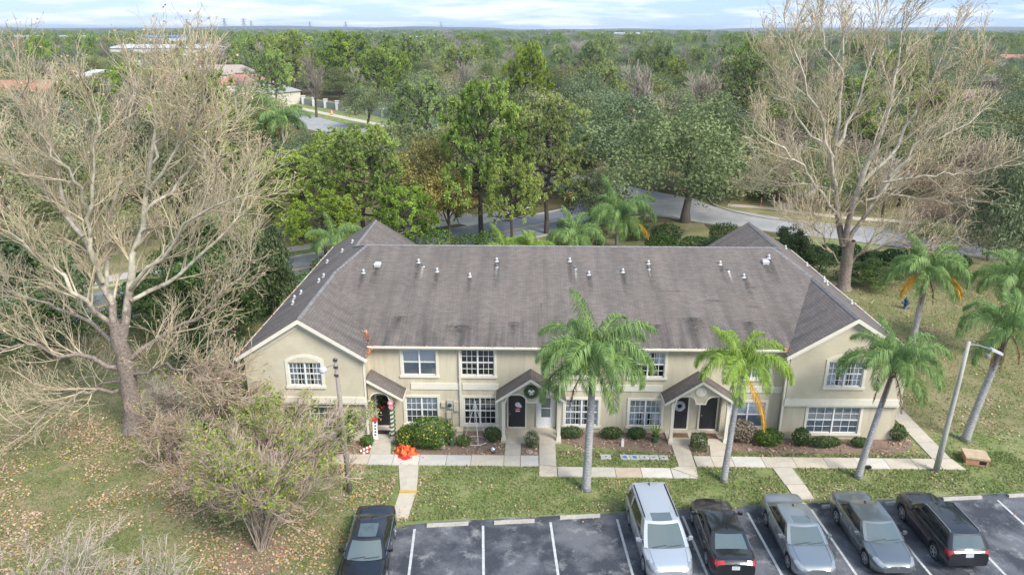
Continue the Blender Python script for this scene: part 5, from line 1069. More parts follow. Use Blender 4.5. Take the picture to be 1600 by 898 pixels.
scatter('fallen_leaves', 8000, -5.2, 21, 28.5, 33.5, .095, .75, .7, ['dry_leaf', 'yellow_leaf'], [.93, .07])
scatter('fallen_leaves', 6500, -7, 21, 34, 36.6, .11, .1, 1.2, ['dry_leaf', 'mulch'], [.6, .4])
scatter('fallen_leaves', 14000, -34, -15, 34, 56, .12, .3, .6, ['dry_leaf'], [1.])
def tufts(name, n, x0, x1, y0, y1, hgt):
    P = np.stack([x0+(x1-x0)*g.random(n), y0+(y1-y0)*g.random(n), np.full(n, .006)], 1); k = offwalk(P, 0) & ~((P[:, 1] > 34.6) & (P[:, 1] < 37) & (P[:, 0] > -15) & (P[:, 0] < 21)) & ~((P[:, 1] > 34.0) & (P[:, 0] > -8) & (P[:, 0] < 1.8)); k &= ~((P[:, 1] < ey(P[:, 0])) & (P[:, 0] > -7.6)); k &= clumpy(P, 1.1, -.9); P = P[k]; n = len(P)
    a = g.random(n)*6.28; s = np.stack([np.cos(a), np.sin(a), 0*a], 1)*.035; t = P+np.stack([g.normal(size=n)*.05, g.normal(size=n)*.05, hgt*(.5+g.random(n))], 1)
    V = np.stack([P-s, P+s, t], 1).reshape(-1, 3); o = link(name, np_mesh(name, V, np.arange(3*n).reshape(-1, 3), MAT['grass_blade'])); o['kind'] = 'stuff'
tufts('grass', 105000, -7, 30, 22, 35, .075)
tufts('grass', 34000, -30, -7, 22, 35, .075)
tufts('grass', 40000, -40, -15, 34, 58, .09)
tufts('grass', 36000, 20, 45, 34, 66, .09)
# leaves caught in the gutters and valleys
def gutter_leaves(a, b, n, w, mats=('orange_leaf', 'dry_leaf'), s=.09):
    A, B = np.array(a), np.array(b); P = A+(B-A)*g.random((n, 1))+g.normal(size=(n, 3))*np.array([w, w, .02]); V, F = leaves(P, unit(np.array([0, 0, 1.])+g.normal(size=(n, 3))*.6), s*(.5+g.random(n)), .8, g)
    o = link('gutter_leaves', np_mesh('gutter_leaves', V, F, [MAT[m] for m in mats], g.integers(0, 2, n))); o['kind'] = 'stuff'
gutter_leaves((xL-W_-.02, yfL, ze+.02), (xL-W_-.02, yb, ze+.02), 420, .03, ('dry_leaf', 'orange_leaf'), .07); gutter_leaves((xR+W_, yfR, ze+.02), (xR+W_, yb, ze+.02), 160, .03, ('dry_leaf', 'dry_leaf'), .07)
gutter_leaves((xL+xv+.15, ym-.25, zm-.1), (xL+W_-.15, yfL+.25, ze+.03), 260, .10); gutter_leaves((xL+xv+.1, ym+.1, zm+.07), (xL+xv-.3, ym+1.2, zm+.42), 90, .08)
gutter_leaves((xR-xv-.3, ym-.05, zm+.02), (xR-xv+.35, ym-.2, zm-.02), 90, .08); gutter_leaves((x0, ym-.05, zm+.0), (x1, ym-.05, zm+.0), 160, .02)

# ================================================================ vehicles
def paint(name, col, metal=.35, rough=.28): 
    m = pbr(name, col, rough, metal=metal, spec=.6, coat=1.); return m
paint('paint_black', (.012, .012, .014), .2); paint('paint_silver', (.50, .52, .54), .5, .32); paint('paint_grey', (.28, .305, .315), .65, .3); paint('paint_dark_grey', (.19, .21, .215), .65, .3); paint('paint_black2', (.016, .017, .021), .3)
pbr('tail_red', (.36, .010, .012), .2, coat=1.); pbr('lamp_clear', (.34, .35, .36), .12, metal=.5, coat=1.); pbr('plate_white', (.62, .66, .66), .5, noise=.5, nscale=30); pbr('grille_black', (.015, .015, .016), .4); pbr('rim', (.55, .56, .58), .3, metal=.8)
def interp(tab, y, j):
    xs = [r[0] for r in tab]; ys = [r[j] for r in tab]; return float(np.interp(y, xs, ys))
def sm(tab, y, j):   # lightly smoothed interpolation
    return .5*interp(tab, y, j)+.25*interp(tab, y-.07, j)+.25*interp(tab, y+.07, j)
def grid_mesh(name, P, sel, mat, parent, smooth=True):
    """P (a,b,3) grid, sel set of (i,j) cells"""
    used = {}; V = []; F = []
    for i, j in sel:
        f = []
        for q in ((i, j), (i+1, j), (i+1, j+1), (i, j+1)):
            if q not in used: used[q] = len(V); V.append(tuple(P[q]))
            f.append(used[q])
        F.append(tuple(f))
    me = bpy.data.meshes.new(name); me.from_pydata(V, [], F); me.materials.append(mat); me.polygons.foreach_set('use_smooth', [smooth]*len(F)); me.update(); return link(name, me, parent)
def make_car(name, label, cat, loc, rz, S, mat):
    T = thing(name, label, cat, loc, rz, None); L = S['L']; tab = S['tab']; ax = S['axles']; Rw = S['Rw']; P = []
    ys = sorted(set(np.round(np.r_[0, .02, .05, np.arange(.1, L-.09, .055), L-.05, L-.02, L], 3)))
    for y in ys:
        wv = sm(tab, y, 1); zt = sm(tab, y, 2); zb = .20+.16*max(0, 1-y/.45)+.16*max(0, 1-(L-y)/.45)
        for a in ax:
            d = abs(y-a); RR = Rw+.055
            if d < RR: zb = max(zb, Rw+math.sqrt(RR*RR-d*d))
        zs = zt-S.get('shoulder', .07); zb = min(zb, zs-.06)
        prof = [(.93, zb), (.975, zb+(zs-zb)*.12), (.995, zb+(zs-zb)*.35), (1., zb+(zs-zb)*.55), (.985, zb+(zs-zb)*.75), (.965, zb+(zs-zb)*.92), (.93, zs+.015), (.87, zt-.012), (.74, zt+.006), (.55, zt+.02), (.3, zt+.032), (0, zt+.036)]
        half = [(wv*a, z) for a, z in prof]; ring = [(-x, z) for x, z in half]+[(x, z) for x, z in reversed(half[:-1])]
        P.append([(x, y-L/2, z) for x, z in ring])
    P = np.array(P); nA, nB = P.shape[:2]
    cells = {}; 
    for i in range(nA-1):
        for j in range(nB-1):
            c = (P[i, j]+P[i+1, j+1])/2; yy = c[1]+L/2; nm = S['region'](abs(c[0])/max(.1, sm(tab, yy, 1)), yy, c[2], L) or 'body'; cells.setdefault(nm, []).append((i, j))
    RM = {'body': mat, 'headlight': MAT['lamp_clear'], 'tail_light': MAT['tail_red'], 'grille': MAT['grille_black'], 'lower_trim': MAT['black_plastic'], 'chrome_trim': MAT['chrome'], 'cowl': MAT['black_plastic']}
    for nm, cs in cells.items():
        if nm in ('headlight', 'tail_light'):
            for sgn in (-1, 1):
                sub = [c for c in cs if (P[c][0]+P[c[0], c[1]+1][0])*sgn > 0]
                if sub: grid_mesh(nm, P, sub, RM[nm], T)
        else: grid_mesh(nm, P, cs, RM[nm], T)
    for i, nm in ((0, 'front_bumper'), (nA-1, 'rear_bumper')):   # blunt ends
        e = MB(); pts = [tuple(p) for p in P[i]]; e.poly(pts if i == 0 else pts[::-1]); e.build(nm, mat, T)
    ub = MB(); ub.box(-S['W']+.24, -L/2+.35, .17, S['W']-.24, L/2-.35, .62); ub.build('underbody', MAT['black_plastic'], T)
    # cabin
    c = S['cabin']; nl = 8; fr, sdn, rr = 12, 24, 10; lv = []
    for k in range(nl+1):
        s = k/nl; f = s**.9; yf = c['yf0']+(c['yf1']-c['yf0'])*f; yr = c['yr0']+(c['yr1']-c['yr0'])*f; wv = c['w0']+(c['w1']-c['w0'])*s**1.3; z = c['z0']+(c['z1']-c['z0'])*(s*1.06-.06*s**3)
        bf, br = .14-.03*s, .09-.02*s; zc = z
        ring = [(x*wv, yf-bf*(1-x*x)-L/2, zc) for x in np.linspace(-1, 1, fr+1)]
        ring += [(wv*(1+.03*math.sin(math.pi*t)), yf+(yr-yf)*t-L/2, zc) for t in np.linspace(0, 1, sdn+1)[1:]]
        ring += [(x*wv, yr+br*(1-x*x)-L/2, zc) for x in np.linspace(1, -1, rr+1)[1:]]
        ring += [(-wv*(1+.03*math.sin(math.pi*t)), yf+(yr-yf)*t-L/2, zc) for t in np.linspace(1, 0, sdn+1)[1:]]
        lv.append(ring)
    C = np.array(lv); nR = C.shape[1]-1; G_ = {'cabin': [], 'windshield': [], 'rear_window': []}; side = {0: [], 1: []}
    for k in range(nl):
        for j in range(nR):
            if j < fr: G_['windshield' if 0 < j < fr-1 and k < nl-1 or (j in (0, fr-1) and False) else 'cabin'].append((k, j))
            elif j < fr+sdn or j >= fr+sdn+rr:
                t = (j-fr+.5)/sdn if j < fr+sdn else 1-(j-fr-sdn-rr+.5)/sdn
                gl = any(a < t < b for a, b in c['side']) and 0 < k < nl-1 and t < 1-c.get('slope', 0)*0
                if gl: side[0 if j < fr+sdn else 1].append((k, j))
                else: G_['cabin'].append((k, j))
            else: jj = j-fr-sdn; G_['rear_window' if 0 < jj < rr-1 and c['rk'] <= k < nl-1 else 'cabin'].append((k, j))
    grid_mesh('cabin', C, G_['cabin'], mat if not c.get('dark_pillars') else mat, T)
    grid_mesh('windshield', C, G_['windshield'], MAT['car_glass'], T); grid_mesh('rear_window', C, G_['rear_window'], MAT['car_glass'], T)
    for q in side.values():
        grid_mesh('side_window', C, q, MAT['side_glass'], T)
    # roof skin
    nu, nv = 14, 16; yf, yr, w1, z1 = c['yf1'], c['yr1'], c['w1'], C[nl, 0][2]; Rf = np.zeros((nv+1, nu+1, 3))
    for a in range(nv+1):
        t = a/nv
        for b in range(nu+1):
            x = b/nu*2-1; ww = w1*(1+.03*math.sin(math.pi*t)); y0 = yf-.11*(1-x*x); y1 = yr+.07*(1-x*x); y = y0+(y1-y0)*t
            Rf[a, b] = (x*ww, y-L/2, z1+c['crown']*(1-abs(x)**2.6)*min(1, 5*t+.0)*min(1, 5*(1-t)) if False else z1+c['crown']*(1-abs(x)**2.6)*(1-abs(2*t-1)**3))
    if S.get('roof_glass'):
        g0, g1 = S['roof_glass']; sel = [(a, b) for a in range(nv) for b in range(nu) if g0 <= (a+.5)/nv <= g1 and 2 < b+.0 < nu-3]; rest = [(a, b) for a in range(nv) for b in range(nu) if (a, b) not in sel]
        grid_mesh('roof', Rf, rest, mat, T); grid_mesh('sunroof', Rf, sel, MAT['car_glass'], T)
    else: grid_mesh('roof', Rf, [(a, b) for a in range(nv) for b in range(nu)], mat, T)
    if S.get('rails'):
        for sx in (-1, 1):
            m = MB(); m.tube([(sx*w1*.93, yf+(yr-yf)*t-L/2, z1+c['crown']*.25+.035*math.sin(math.pi*min(1, max(0, t*1.1-.05)))**.3) for t in (.06, .12, .3, .5, .7, .88, .95)], .022, 6); m.build('roof_rail', MAT[S['rails']], T)
    # belt line trim, mirrors, handles
    for sx in (-1, 1):
        m = MB(); m.tube([(sx*(c['w0']+.012), c['yf0']+.12+(c['yr0']-c['yf0']-.3)*t-L/2, c['z0']+.05) for t in (0, .25, .5, .75, 1)], .013, 5); m.build('belt_trim', MAT['chrome' if S.get('chrome') else 'black_plastic'], T)
        m = MB(); y = c['yf0']+.38-L/2; x = c['w0']; m.box(min(sx*x, sx*(x+.1)), y, c['z0']+.05, max(sx*x, sx*(x+.1)), y+.05, c['z0']+.09)
        m.prism([(sx*(x+.07), y-.06, c['z0']+.02), (sx*(x+.25), y-.02, c['z0']+.03), (sx*(x+.27), y-.02, c['z0']+.14), (sx*(x+.1), y-.06, c['z0']+.17)], (0, .12, .0)); m.build('mirror', MAT['black_plastic'] if S.get('dark_mirror') else mat, T)
        for yy in S['handles']:
            m = MB(); ww = sm(tab, yy, 1); m.box(min(sx*(ww*.985), sx*(ww+.012)), yy-L/2-.09, .80*c['z0']+.02, max(sx*(ww*.985), sx*(ww+.012)), yy-L/2+.09, .80*c['z0']+.05); m.build('door_handle', MAT['chrome'] if S.get('chrome') else mat, T)
    for yy in S.get('plates', []):   # rear plate
        m = MB(); z = S['plate_z']; m.prism([(-.16, L/2+.012, z-.07), (.16, L/2+.012, z-.07), (.16, L/2+.0, z+.09), (-.16, L/2+.0, z+.09)], (0, .012, 0)); m.build('licence_plate', MAT['plate_white'], T)
    if S.get('badge'):
        yb_, zb_ = S['badge']; m = MB(); m.lathe([(.055, 0), (.055, -.012), (.035, -.016), (.01, -.016)], c=(0, yb_, zb_), axis='y', n=14); m.build('badge', MAT['chrome'], T)
    if S.get('fin'):
        m = MB(); y = c['yr1']-.15-L/2; m.prism([(-.02, y-.1, z1+c['crown']*.5), (-.02, y+.08, z1+c['crown']*.4), (-.02, y+.06, z1+.10)], (.04, 0, 0)); m.build('antenna_fin', MAT['black_plastic'], T)
    m = MB(); y = c['yf0']-.10-L/2    # wipers on the cowl
    for sx in (-.55, .12): m.tube([(sx*c['w0']-.1, y+.02, c['z0']+.055), (sx*c['w0']+.5, y+.08, c['z0']+.10)], .012, 5)
    m.build('wipers', MAT['black_plastic'], T)
    for yy in S.get('seams', ()):   # door gaps
        i = int(np.argmin(np.abs(P[:, nB//2, 1]+L/2-yy)))
        for sl in (slice(1, 7), slice(nB-7, nB-1)):
            m = MB(); m.tube([tuple(Vector(q)*1.0+Vector((math.copysign(.002, q[0]), 0, 0))) for q in P[i, sl]], .007, 4); m.build('door_gap', MAT['grille_black'], T)
    i0 = int(np.argmin(np.abs(P[:, nB//2, 1]+L/2-.32))); i1 = int(np.argmin(np.abs(P[:, nB//2, 1]+L/2-c['yf0']+.02)))
    for j in (8, nB-9):   # bonnet edges
        m = MB(); m.tube([tuple(P[i, j]+np.array([0, 0, .003])) for i in range(i0, i1, 2)], .006, 4); m.build('bonnet_gap', MAT['grille_black'], T)
    w_ = S['W']-.02
    for a in ax:
        for sx in (-1, 1):
            m = MB(); prof = [(Rw*.68, -.10), (Rw*.93, -.11), (Rw, -.08), (Rw, .08), (Rw*.93, .11), (Rw*.68, .10)]; m.lathe(prof, c=(0, 0, 0), axis='x', n=28)
            wh = m.build('wheel', MAT['rubber'], T, smooth=False, loc=(sx*(w_-.115), a-L/2, Rw))
            r = MB(); r.lathe([(Rw*.70, .085), (Rw*.70, .112), (Rw*.62, .115), (Rw*.60, .07)], c=(0, 0, 0), axis='x', n=24)
            for q in range(S.get('spokes', 5)):
                an = 2*math.pi*q/S.get('spokes', 5)+.3; ca, sa = math.cos(an), math.sin(an); r.prism([(.085, ca*.03-sa*.05, sa*.03+ca*.05), (.085, ca*.03+sa*.05, sa*.03-ca*.05), (.095, ca*Rw*.64+sa*.03, sa*Rw*.64-ca*.03), (.095, ca*Rw*.64-sa*.03, sa*Rw*.64+ca*.03)], (.022, 0, 0))
            r.lathe([(.07, .08), (.065, .12), (.02, .125)], c=(0, 0, 0), axis='x', n=12)
            o = r.build('rim', MAT['rim'], wh); o.rotation_euler = (0, 0, 0 if sx > 0 else math.pi)
    return T
def reg_sedan(x, y, z, L):   # x: fraction of half width, y from the nose
    if .05 < y < .50 and .66+.25*y < x < .97 and z < .80: return 'headlight' if z > .58+.16*y else None
    if y < .10 and x < .62 and .40 < z < .66: return 'grille'
    if y < .2 and z < .36: return 'lower_trim'
    if L-.42 < y and x > .60 and .80 < z < .955: return 'tail_light'
    if L-.1 < y and z < .46: return 'lower_trim'
def reg_accord(x, y, z, L):
    if .05 < y < .50 and .66+.25*y < x < .97 and .58+.16*y < z < .80: return 'headlight'
    if L-.36 < y and x > .64 and .80 < z < .985: return 'tail_light'
    if L-.10 < y and z < .42: return 'lower_trim'
def reg_van(x, y, z, L):
    if .08 < y < .62 and .70+.18*y < x < .98 and z > .66+.22*y and z < .93: return 'headlight'
    if y < .22 and x < .80 and .30 < z < .62: return 'grille'
    if L-.3 < y and x > .7 and .85 < z < 1.1: return 'tail_light'
def reg_suv(x, y, z, L):
    if .03 < y < .45 and .68 < x < .97 and .70 < z < .88: return 'headlight'
    if L-.30 < y and x > .72 and .80 < z < 1.04: return 'tail_light'
    if L-.12 < y and .50 < z < .58: return 'chrome_trim'
    if z < .30: return 'lower_trim'
SEDAN = dict(seams=(1.42, 2.52, 3.45), L=4.87, W=.925, Rw=.335, axles=(.93, 3.78), handles=(2.35, 3.3), region=reg_sedan, chrome=True, roof_glass=(.08, .36), badge=(-2.425, .60), fin=True,
    tab=[(0, .50, .60), (.06, .66, .665), (.2, .80, .735), (.5, .895, .82), (.9, .92, .885), (1.35, .925, .945), (2.4, .925, .965), (3.6, .925, .99), (4.0, .915, 1.03), (4.4, .895, 1.045), (4.68, .85, 1.03), (4.8, .82, .95), (4.87, .76, .84)],
    cabin=dict(yf0=1.26, yf1=2.02, yr0=4.22, yr1=3.35, w0=.84, w1=.65, z0=.95, z1=1.41, crown=.045, rk=1, side=[(.14, .44), (.47, .78), (.80, .88)]))
ALT = {**SEDAN, 'roof_glass': None, 'axles': (.95, 3.75), 'L': 4.87}
ACC = {**SEDAN, 'region': reg_accord, 'roof_glass': None, 'axles': (.95, 3.72), 'plates': [1], 'plate_z': .74, 'badge': (2.44, .93), 'L': 4.85}
VAN = dict(seams=(1.5, 2.5, 3.9), L=5.17, W=.995, Rw=.36, axles=(.98, 4.04), handles=(2.3, 3.2), region=reg_van, roof_glass=(.03, .17), fin=True, rails='black_plastic', spokes=10,
    tab=[(0, .58, .72), (.06, .74, .80), (.2, .87, .88), (.5, .955, .96), (.85, .98, 1.02), (1.2, .99, 1.07), (2.4, .995, 1.09), (3.9, .995, 1.10), (4.7, .98, 1.10), (5.0, .95, 1.09), (5.12, .92, 1.05), (5.17, .86, .95)],
    cabin=dict(yf0=1.12, yf1=2.06, yr0=5.03, yr1=4.72, w0=.92, w1=.74, z0=1.07, z1=1.70, crown=.05, rk=2, side=[(.15, .36), (.39, .66), (.69, .93)]))
SUV = dict(seams=(1.45, 2.45, 3.3), L=4.48, W=.905, Rw=.345, axles=(.90, 3.53), handles=(2.3, 3.15), region=reg_suv, chrome=False, rails='metal_galv', plates=[1], plate_z=.86, dark_mirror=True,
    tab=[(0, .58, .80), (.06, .72, .86), (.2, .85, .92), (.5, .885, .98), (.95, .90, 1.03), (1.3, .905, 1.06), (2.4, .905, 1.08), (3.6, .905, 1.10), (4.1, .895, 1.10), (4.3, .88, 1.09), (4.42, .86, 1.05), (4.48, .80, .92)],
    cabin=dict(yf0=1.28, yf1=1.92, yr0=4.36, yr1=4.0, w0=.83, w1=.66, z0=1.06, z1=1.60, crown=.05, rk=1, side=[(.12, .40), (.43, .70), (.73, .93)]))
def place(axle_front_left, axle_rear_left, S, rev):
    """world contact points of the picture-left wheels: (front axle), (rear axle)"""
    a, b = Vector(axle_front_left), Vector(axle_rear_left); d = (a-b).normalized(); side = Vector((-d.y, d.x))  # direction of travel d
    if side.x < 0: side = -side
    c = (a+b)/2+side*(S['W']-.03); mid = sum(S['axles'])/2-S['L']/2   # axle mid offset from body centre, towards the rear
    c = c+d*mid; ang = math.atan2(d.y, d.x)+math.pi/2
    return (c.x, c.y, .014), ang
p, a_ = place((4.90, 25.34), (4.70, 28.44), VAN, 0); make_car('parked_minivan', 'silver minivan with black roof rails and small sunroof, nose towards the camera', 'minivan', p, a_, VAN, MAT['paint_silver'])
p, a_ = place((7.56, 28.62), (7.58, 25.85), ACC, 0); make_car('parked_car', 'black sedan with red tail lights facing away, right of the silver minivan', 'car', p, a_, ACC, MAT['paint_black2'])
p, a_ = place((10.88, 25.68), (10.84, 28.53), SEDAN, 0); make_car('parked_car', 'grey sedan with dark sunroof between the black sedan and the other grey car', 'car', p, a_, SEDAN, MAT['paint_grey'])
p, a_ = place((14.15, 25.96), (14.06, 28.76), ALT, 0); make_car('parked_car', 'dark grey sedan without sunroof beside the black wagon', 'car', p, a_, ALT, MAT['paint_dark_grey'])
p, a_ = place((17.14, 29.08), (17.22, 26.45), SUV, 0); make_car('parked_suv', 'black wagon with roof rails facing away at the right end of the parked row', 'suv', p, a_, SUV, MAT['paint_black2'])
BLK = {**SEDAN, 'roof_glass': (.06, .60), 'axles': (.95, 3.78)}
T = make_car('parked_car', 'shiny black sedan parked alone at the left end of the lot', 'car', (-6.42, 25.92, .014), .045, BLK, MAT['paint_black'])

# ================================================================ street furniture and small things
t = thing('street_light', 'tall grey street light with arm over the sidewalk end at the right', 'street light', (20.73, 33.0, 0))
m = MB(); m.tube([(0, 0, 0), (.08, 0, 2.4), (.2, .02, 5), (.28, .05, 7.1)], [.155, .13, .105, .08], 10); m.build('pole', MAT['pole_concrete'], t, smooth=True)
m = MB(); m.tube([(.28, .05, 6.95), (.8, .1, 6.9), (1.3, .15, 6.72), (1.62, .2, 6.55)], .035, 6); m.build('arm', MAT['metal_galv'], t)
m = MB(); m.prism([(1.45, .05, 6.62), (2.05, .1, 6.35), (2.08, .32, 6.35), (1.48, .34, 6.62)], (.02, 0, .10)); m.build('lamp_head', MAT['vent_white'], t)
t = thing('street_light', 'weathered wooden light pole rising out of the crape myrtles in front of the left wing', 'street light', (-8.35, 30.6, 0))
m = MB(); m.tube([(0, 0, 0), (-.05, 0, 3), (-.16, 0, 7.05)], [.13, .115, .09], 9); m.build('pole', MAT['pole_wood'], t, smooth=True)
m = MB(); m.tube([(-.16, 0, 6.75), (-.4, -.05, 6.7), (-.62, -.05, 6.6)], .022, 6); m.build('arm', MAT['metal_galv'], t)
m = MB(); m.lathe([(.05, .16), (.17, .12), (.19, 0), (.15, -.1), (.02, -.12)], c=(-.74, -.05, 6.48), n=14); m.build('lamp_head', MAT['vent_white'], t)
m = MB(); 
for z in (6.95, 6.6, 6.2): m.box(-.25, -.12, z, -.06, .0, z+.1)
m.build('bracket', MAT['metal_dark'], t)
pbr('box_tan', (.56, .42, .27), .8, noise=.3, nscale=3); pbr('box_rust', (.50, .26, .15), .85, noise=.3, nscale=6); pbr('hydrant_blue', (.03, .06, .10), .5)
t = thing('utility_box', 'low tan utility box with rusty sides on the grass right of the street light', 'utility box', (23.2, 34.0, 0), -.25)
m = MB(); m.box(-.52, -.42, .0, .52, .42, .38); m.build('base', MAT['box_rust'], t); m = MB(); m.prism([(-.56, -.46, .38), (.56, -.46, .38), (.56, .46, .38), (-.56, .46, .38)], (0, 0, .10)); m.build('lid', MAT['box_tan'], t)
m = MB(); m.box(.1, -.43, .12, .42, -.421, .30); m.build('warning_plate', MAT['grille_black'], t)
t = thing('fire_hydrant', 'dark blue fire hydrant on the lawn left of the palm with golden fronds', 'fire hydrant', (30.3, 56.5, 0)) if False else thing('fire_hydrant', 'dark blue fire hydrant on the lawn beside the palm with golden fronds', 'fire hydrant', (30.3, 56.5, 0))
m = MB(); m.lathe([(.22, 0), (.22, .05), (.14, .08), (.14, .65), (.18, .68), (.17, .78), (.06, .9), (.05, .98), (.01, 1.)], n=14); m.build('barrel', MAT['hydrant_blue'], t, smooth=True)
m = MB(); m.lathe([(.09, -.30), (.09, .30)], c=(0, 0, .5), axis='x', n=10); m.lathe([(.11, -.27), (.12, 0)], c=(0, 0, .48), axis='y', n=10); m.build('nozzle', MAT['hydrant_blue'], t)
pbr('inflatable_orange', (.80, .15, .03), .45, col2=(.60, .07, .02), nscale=5); pbr('inflatable_red', (.62, .03, .03), .45); pbr('candy_red', (.60, .03, .03), .5); pbr('candy_white', (.80, .78, .76), .5); pbr('garland_green', (.03, .09, .035), .8); pbr('pink_candy', (.72, .25, .32), .5); pbr('cover_grey', (.50, .50, .48), .85, noise=.3, nscale=8); pbr('blue_paint', (.06, .16, .45), .7); pbr('meter_grey', (.42, .42, .38), .6); pbr('meter_tan', (.55, .49, .38), .7); pbr('green_box', (.05, .11, .06), .6); pbr('rock', (.46, .33, .26), .9, noise=.4, nscale=9); pbr('brown_mat', (.12, .06, .04), .95, col2=(.24, .14, .08), nscale=14); pbr('black_mat', (.03, .03, .032), .95)
# collapsed inflatable
g2 = np.random.default_rng(3)
t = thing('deflated_inflatable', 'collapsed orange and red holiday inflatable lying at the walk edge under the big bush', 'inflatable', (-6.15, 33.9, .04))
def lump(parent, name, rx, ry, h, c, mat, seed):
    m = MB(); n, k = 26, 10; gs = np.random.default_rng(seed); ph = gs.random(6)*6.28; vs = []
    for i in range(k+1):
        r = 1-(i/k); z = math.sin(i/k*math.pi/2)
        for j in range(n):
            a = 2*math.pi*j/n; wob = 1+.28*math.sin(3*a+ph[0])+.18*math.sin(5*a+ph[1]+i)+.12*math.sin(9*a+ph[2]-i*.8); hz = max(.0, z*(1+.55*math.sin(4*a+ph[3]+2*i))) 
            vs.append((c[0]+rx*r**.6*wob*math.cos(a), c[1]+ry*r**.6*wob*math.sin(a), c[2]+h*hz))
    m.add(vs, [(i*n+j, i*n+(j+1) % n, (i+1)*n+(j+1) % n, (i+1)*n+j) for i in range(k) for j in range(n)]); m.build(name, mat, parent, smooth=True)
lump(t, 'orange_fabric', .50, .34, .38, (0, .1, 0), MAT['inflatable_orange'], 3); lump(t, 'orange_fabric', .30, .24, .30, (-.25, .2, 0), MAT['inflatable_orange'], 5); lump(t, 'red_fabric', .32, .16, .12, (0, -.26, .0), MAT['inflatable_red'], 4)
# light tree frame
t = thing('light_tree_frame', 'white cone shaped light tree frame with a ring on the bed before the second window', 'decoration', (-2.62, 35.45, .02))
m = MB(); m.tube([(.62*math.cos(k*math.pi/16), .48*math.sin(k*math.pi/16), .03) for k in range(33)], .028, 6); m.build('ring', MAT['vent_white'], t, smooth=True)
for k in range(3):
    a = [2.9, 5.0, .35][k]; m = MB(); m.tube([(.62*math.cos(a), .48*math.sin(a), .03), (0, 0, 2.35)], .024, 5); m.build('leg', MAT['vent_white'], t)
m = MB(); m.lathe([(.01, 2.28), (.05, 2.32), (.05, 2.38), (.01, 2.42)], n=8); m.build('tip', MAT['vent_white'], t)
# candy canes and garland post
t = thing('candy_cane_decoration', 'red and white striped candy decoration in the bed left of the first porch walk', 'decoration', (-8.35, 34.3, .02))
for k in range(7):
    m = MB(); m.tube([(-.25+.075*k, -.12+.04*k, .08+.02*k), (-.25+.075*(k+1), -.12+.04*(k+1), .08+.02*(k+1))], .07, 8); m.build('stripe', MAT['candy_red' if k % 2 else 'candy_white'], t)
for k in range(5):
    m = MB(); m.tube([(-.12+.075*k, -.35+.04*k, .06+.02*k), (-.12+.075*(k+1), -.35+.04*(k+1), .06+.02*(k+1))], .06, 8); m.build('stripe', MAT['candy_white' if k % 2 else 'candy_red'], t)
t = thing('candy_garland', 'green garland wound round the first porch post under a pink candy sign', 'decoration', (-7.09, 35.55, .1))
m = MB(); m.tube([(.15*math.cos(k*.55), .15*math.sin(k*.55), .05+k*.022) for k in range(100)], .042, 6); m.build('garland', MAT['garland_green'], t)
m = MB(); m.lathe([(.15, -.02), (.15, .02)], c=(0, -.2, 2.22), axis='y', n=16); m.lathe([(.12, -.02), (.12, .02)], c=(0, -.2, 1.98), axis='y', n=16); m.build('pink_candy', MAT['pink_candy'], t)
m = MB(); m.lathe([(.06, -.03), (.06, .03)], c=(0, -.21, 2.22), axis='y', n=12); m.build('candy_centre', MAT['candy_white'], t)
t = thing('porch_sign', 'narrow white standing board with a red bow at the left side of the first porch', 'sign', (-8.02, 35.42, .1))
m = MB(); m.prism([(-.13, 0, 0), (.13, 0, 0), (.09, .18, 1.15), (-.15, .18, 1.15)], (0, .03, 0)); m.build('board', MAT['candy_white'], t)
m = MB()
for k in range(5): z = .2+k*.17; m.box(-.05+.01*(k % 2), -.012+.157*z, z, .05, .0+.157*z, z+.09)
m.build('dark_lettering', MAT['metal_dark'], t); m = MB(); m.tube([(-.15, .1, 1.2), (0, .08, 1.12), (.12, .1, 1.22)], [.08, .05, .08], 7); m.tube([(-.15, .1, 1.06), (0, .08, 1.14), (.12, .1, 1.05)], [.06, .05, .06], 7); m.build('red_bow', MAT['candy_red'], t)
def wreath(name, label, x, y, z, R0, mat, r=.07, bow=None, seed=1):
    t = thing(name, label, 'wreath', (x, y, z)); gs = np.random.default_rng(seed); n = 900; a = gs.random(n)*6.28; b = gs.random(n)*6.28
    Pp = np.stack([np.cos(a)*(R0+r*np.cos(b)), -.05+r*.7*np.sin(b), np.sin(a)*(R0+r*np.cos(b))], 1); V, F = leaves(Pp, unit(gs.normal(size=(n, 3))+np.array([0, -.6, 0])), .07, .5, gs); link('greenery', np_mesh('greenery', V, F, MAT[mat]), t)
    m = MB(); m.tube([(math.cos(k*.3927)*R0, -.05, math.sin(k*.3927)*R0) for k in range(17)], r*.6, 6); m.build('ring', MAT['garland_green' if mat != 'wreath_white' else 'candy_white'], t)
    if bow:
        m = MB(); bx, bz, bm = bow; m.tube([(bx-.14, -.12, bz+.08), (bx, -.14, bz), (bx+.14, -.12, bz+.08)], [.06, .035, .06], 6); m.tube([(bx-.07, -.12, bz-.16), (bx, -.14, bz), (bx+.07, -.12, bz-.16)], [.04, .03, .04], 6); m.build('bow', MAT[bm], t)
    return t
pbr('wreath_white', (.70, .70, .69), .8)
wreath('door_wreath', 'green wreath with red bow on the first black door', -7.72, YD-.1, 1.55, .24, 'hedge_leaf', bow=(-.12, -.2, 'candy_red'), seed=2)
wreath('gable_wreath', 'large dark green wreath with white bow on the middle porch gable', .36, 35.44, 3.02, .29, 'holly_leaf', .09, bow=(0, .05, 'candy_white'), seed=3)
wreath('door_wreath', 'round white wreath on the left door of the right porch', 8.5, YD-.1, 1.55, .22, 'wreath_white', .08, seed=4)
t = thing('door_hanger', 'white and red holiday hanger on the black door under the large wreath', 'decoration', (-.36, YD-.11, 1.4))
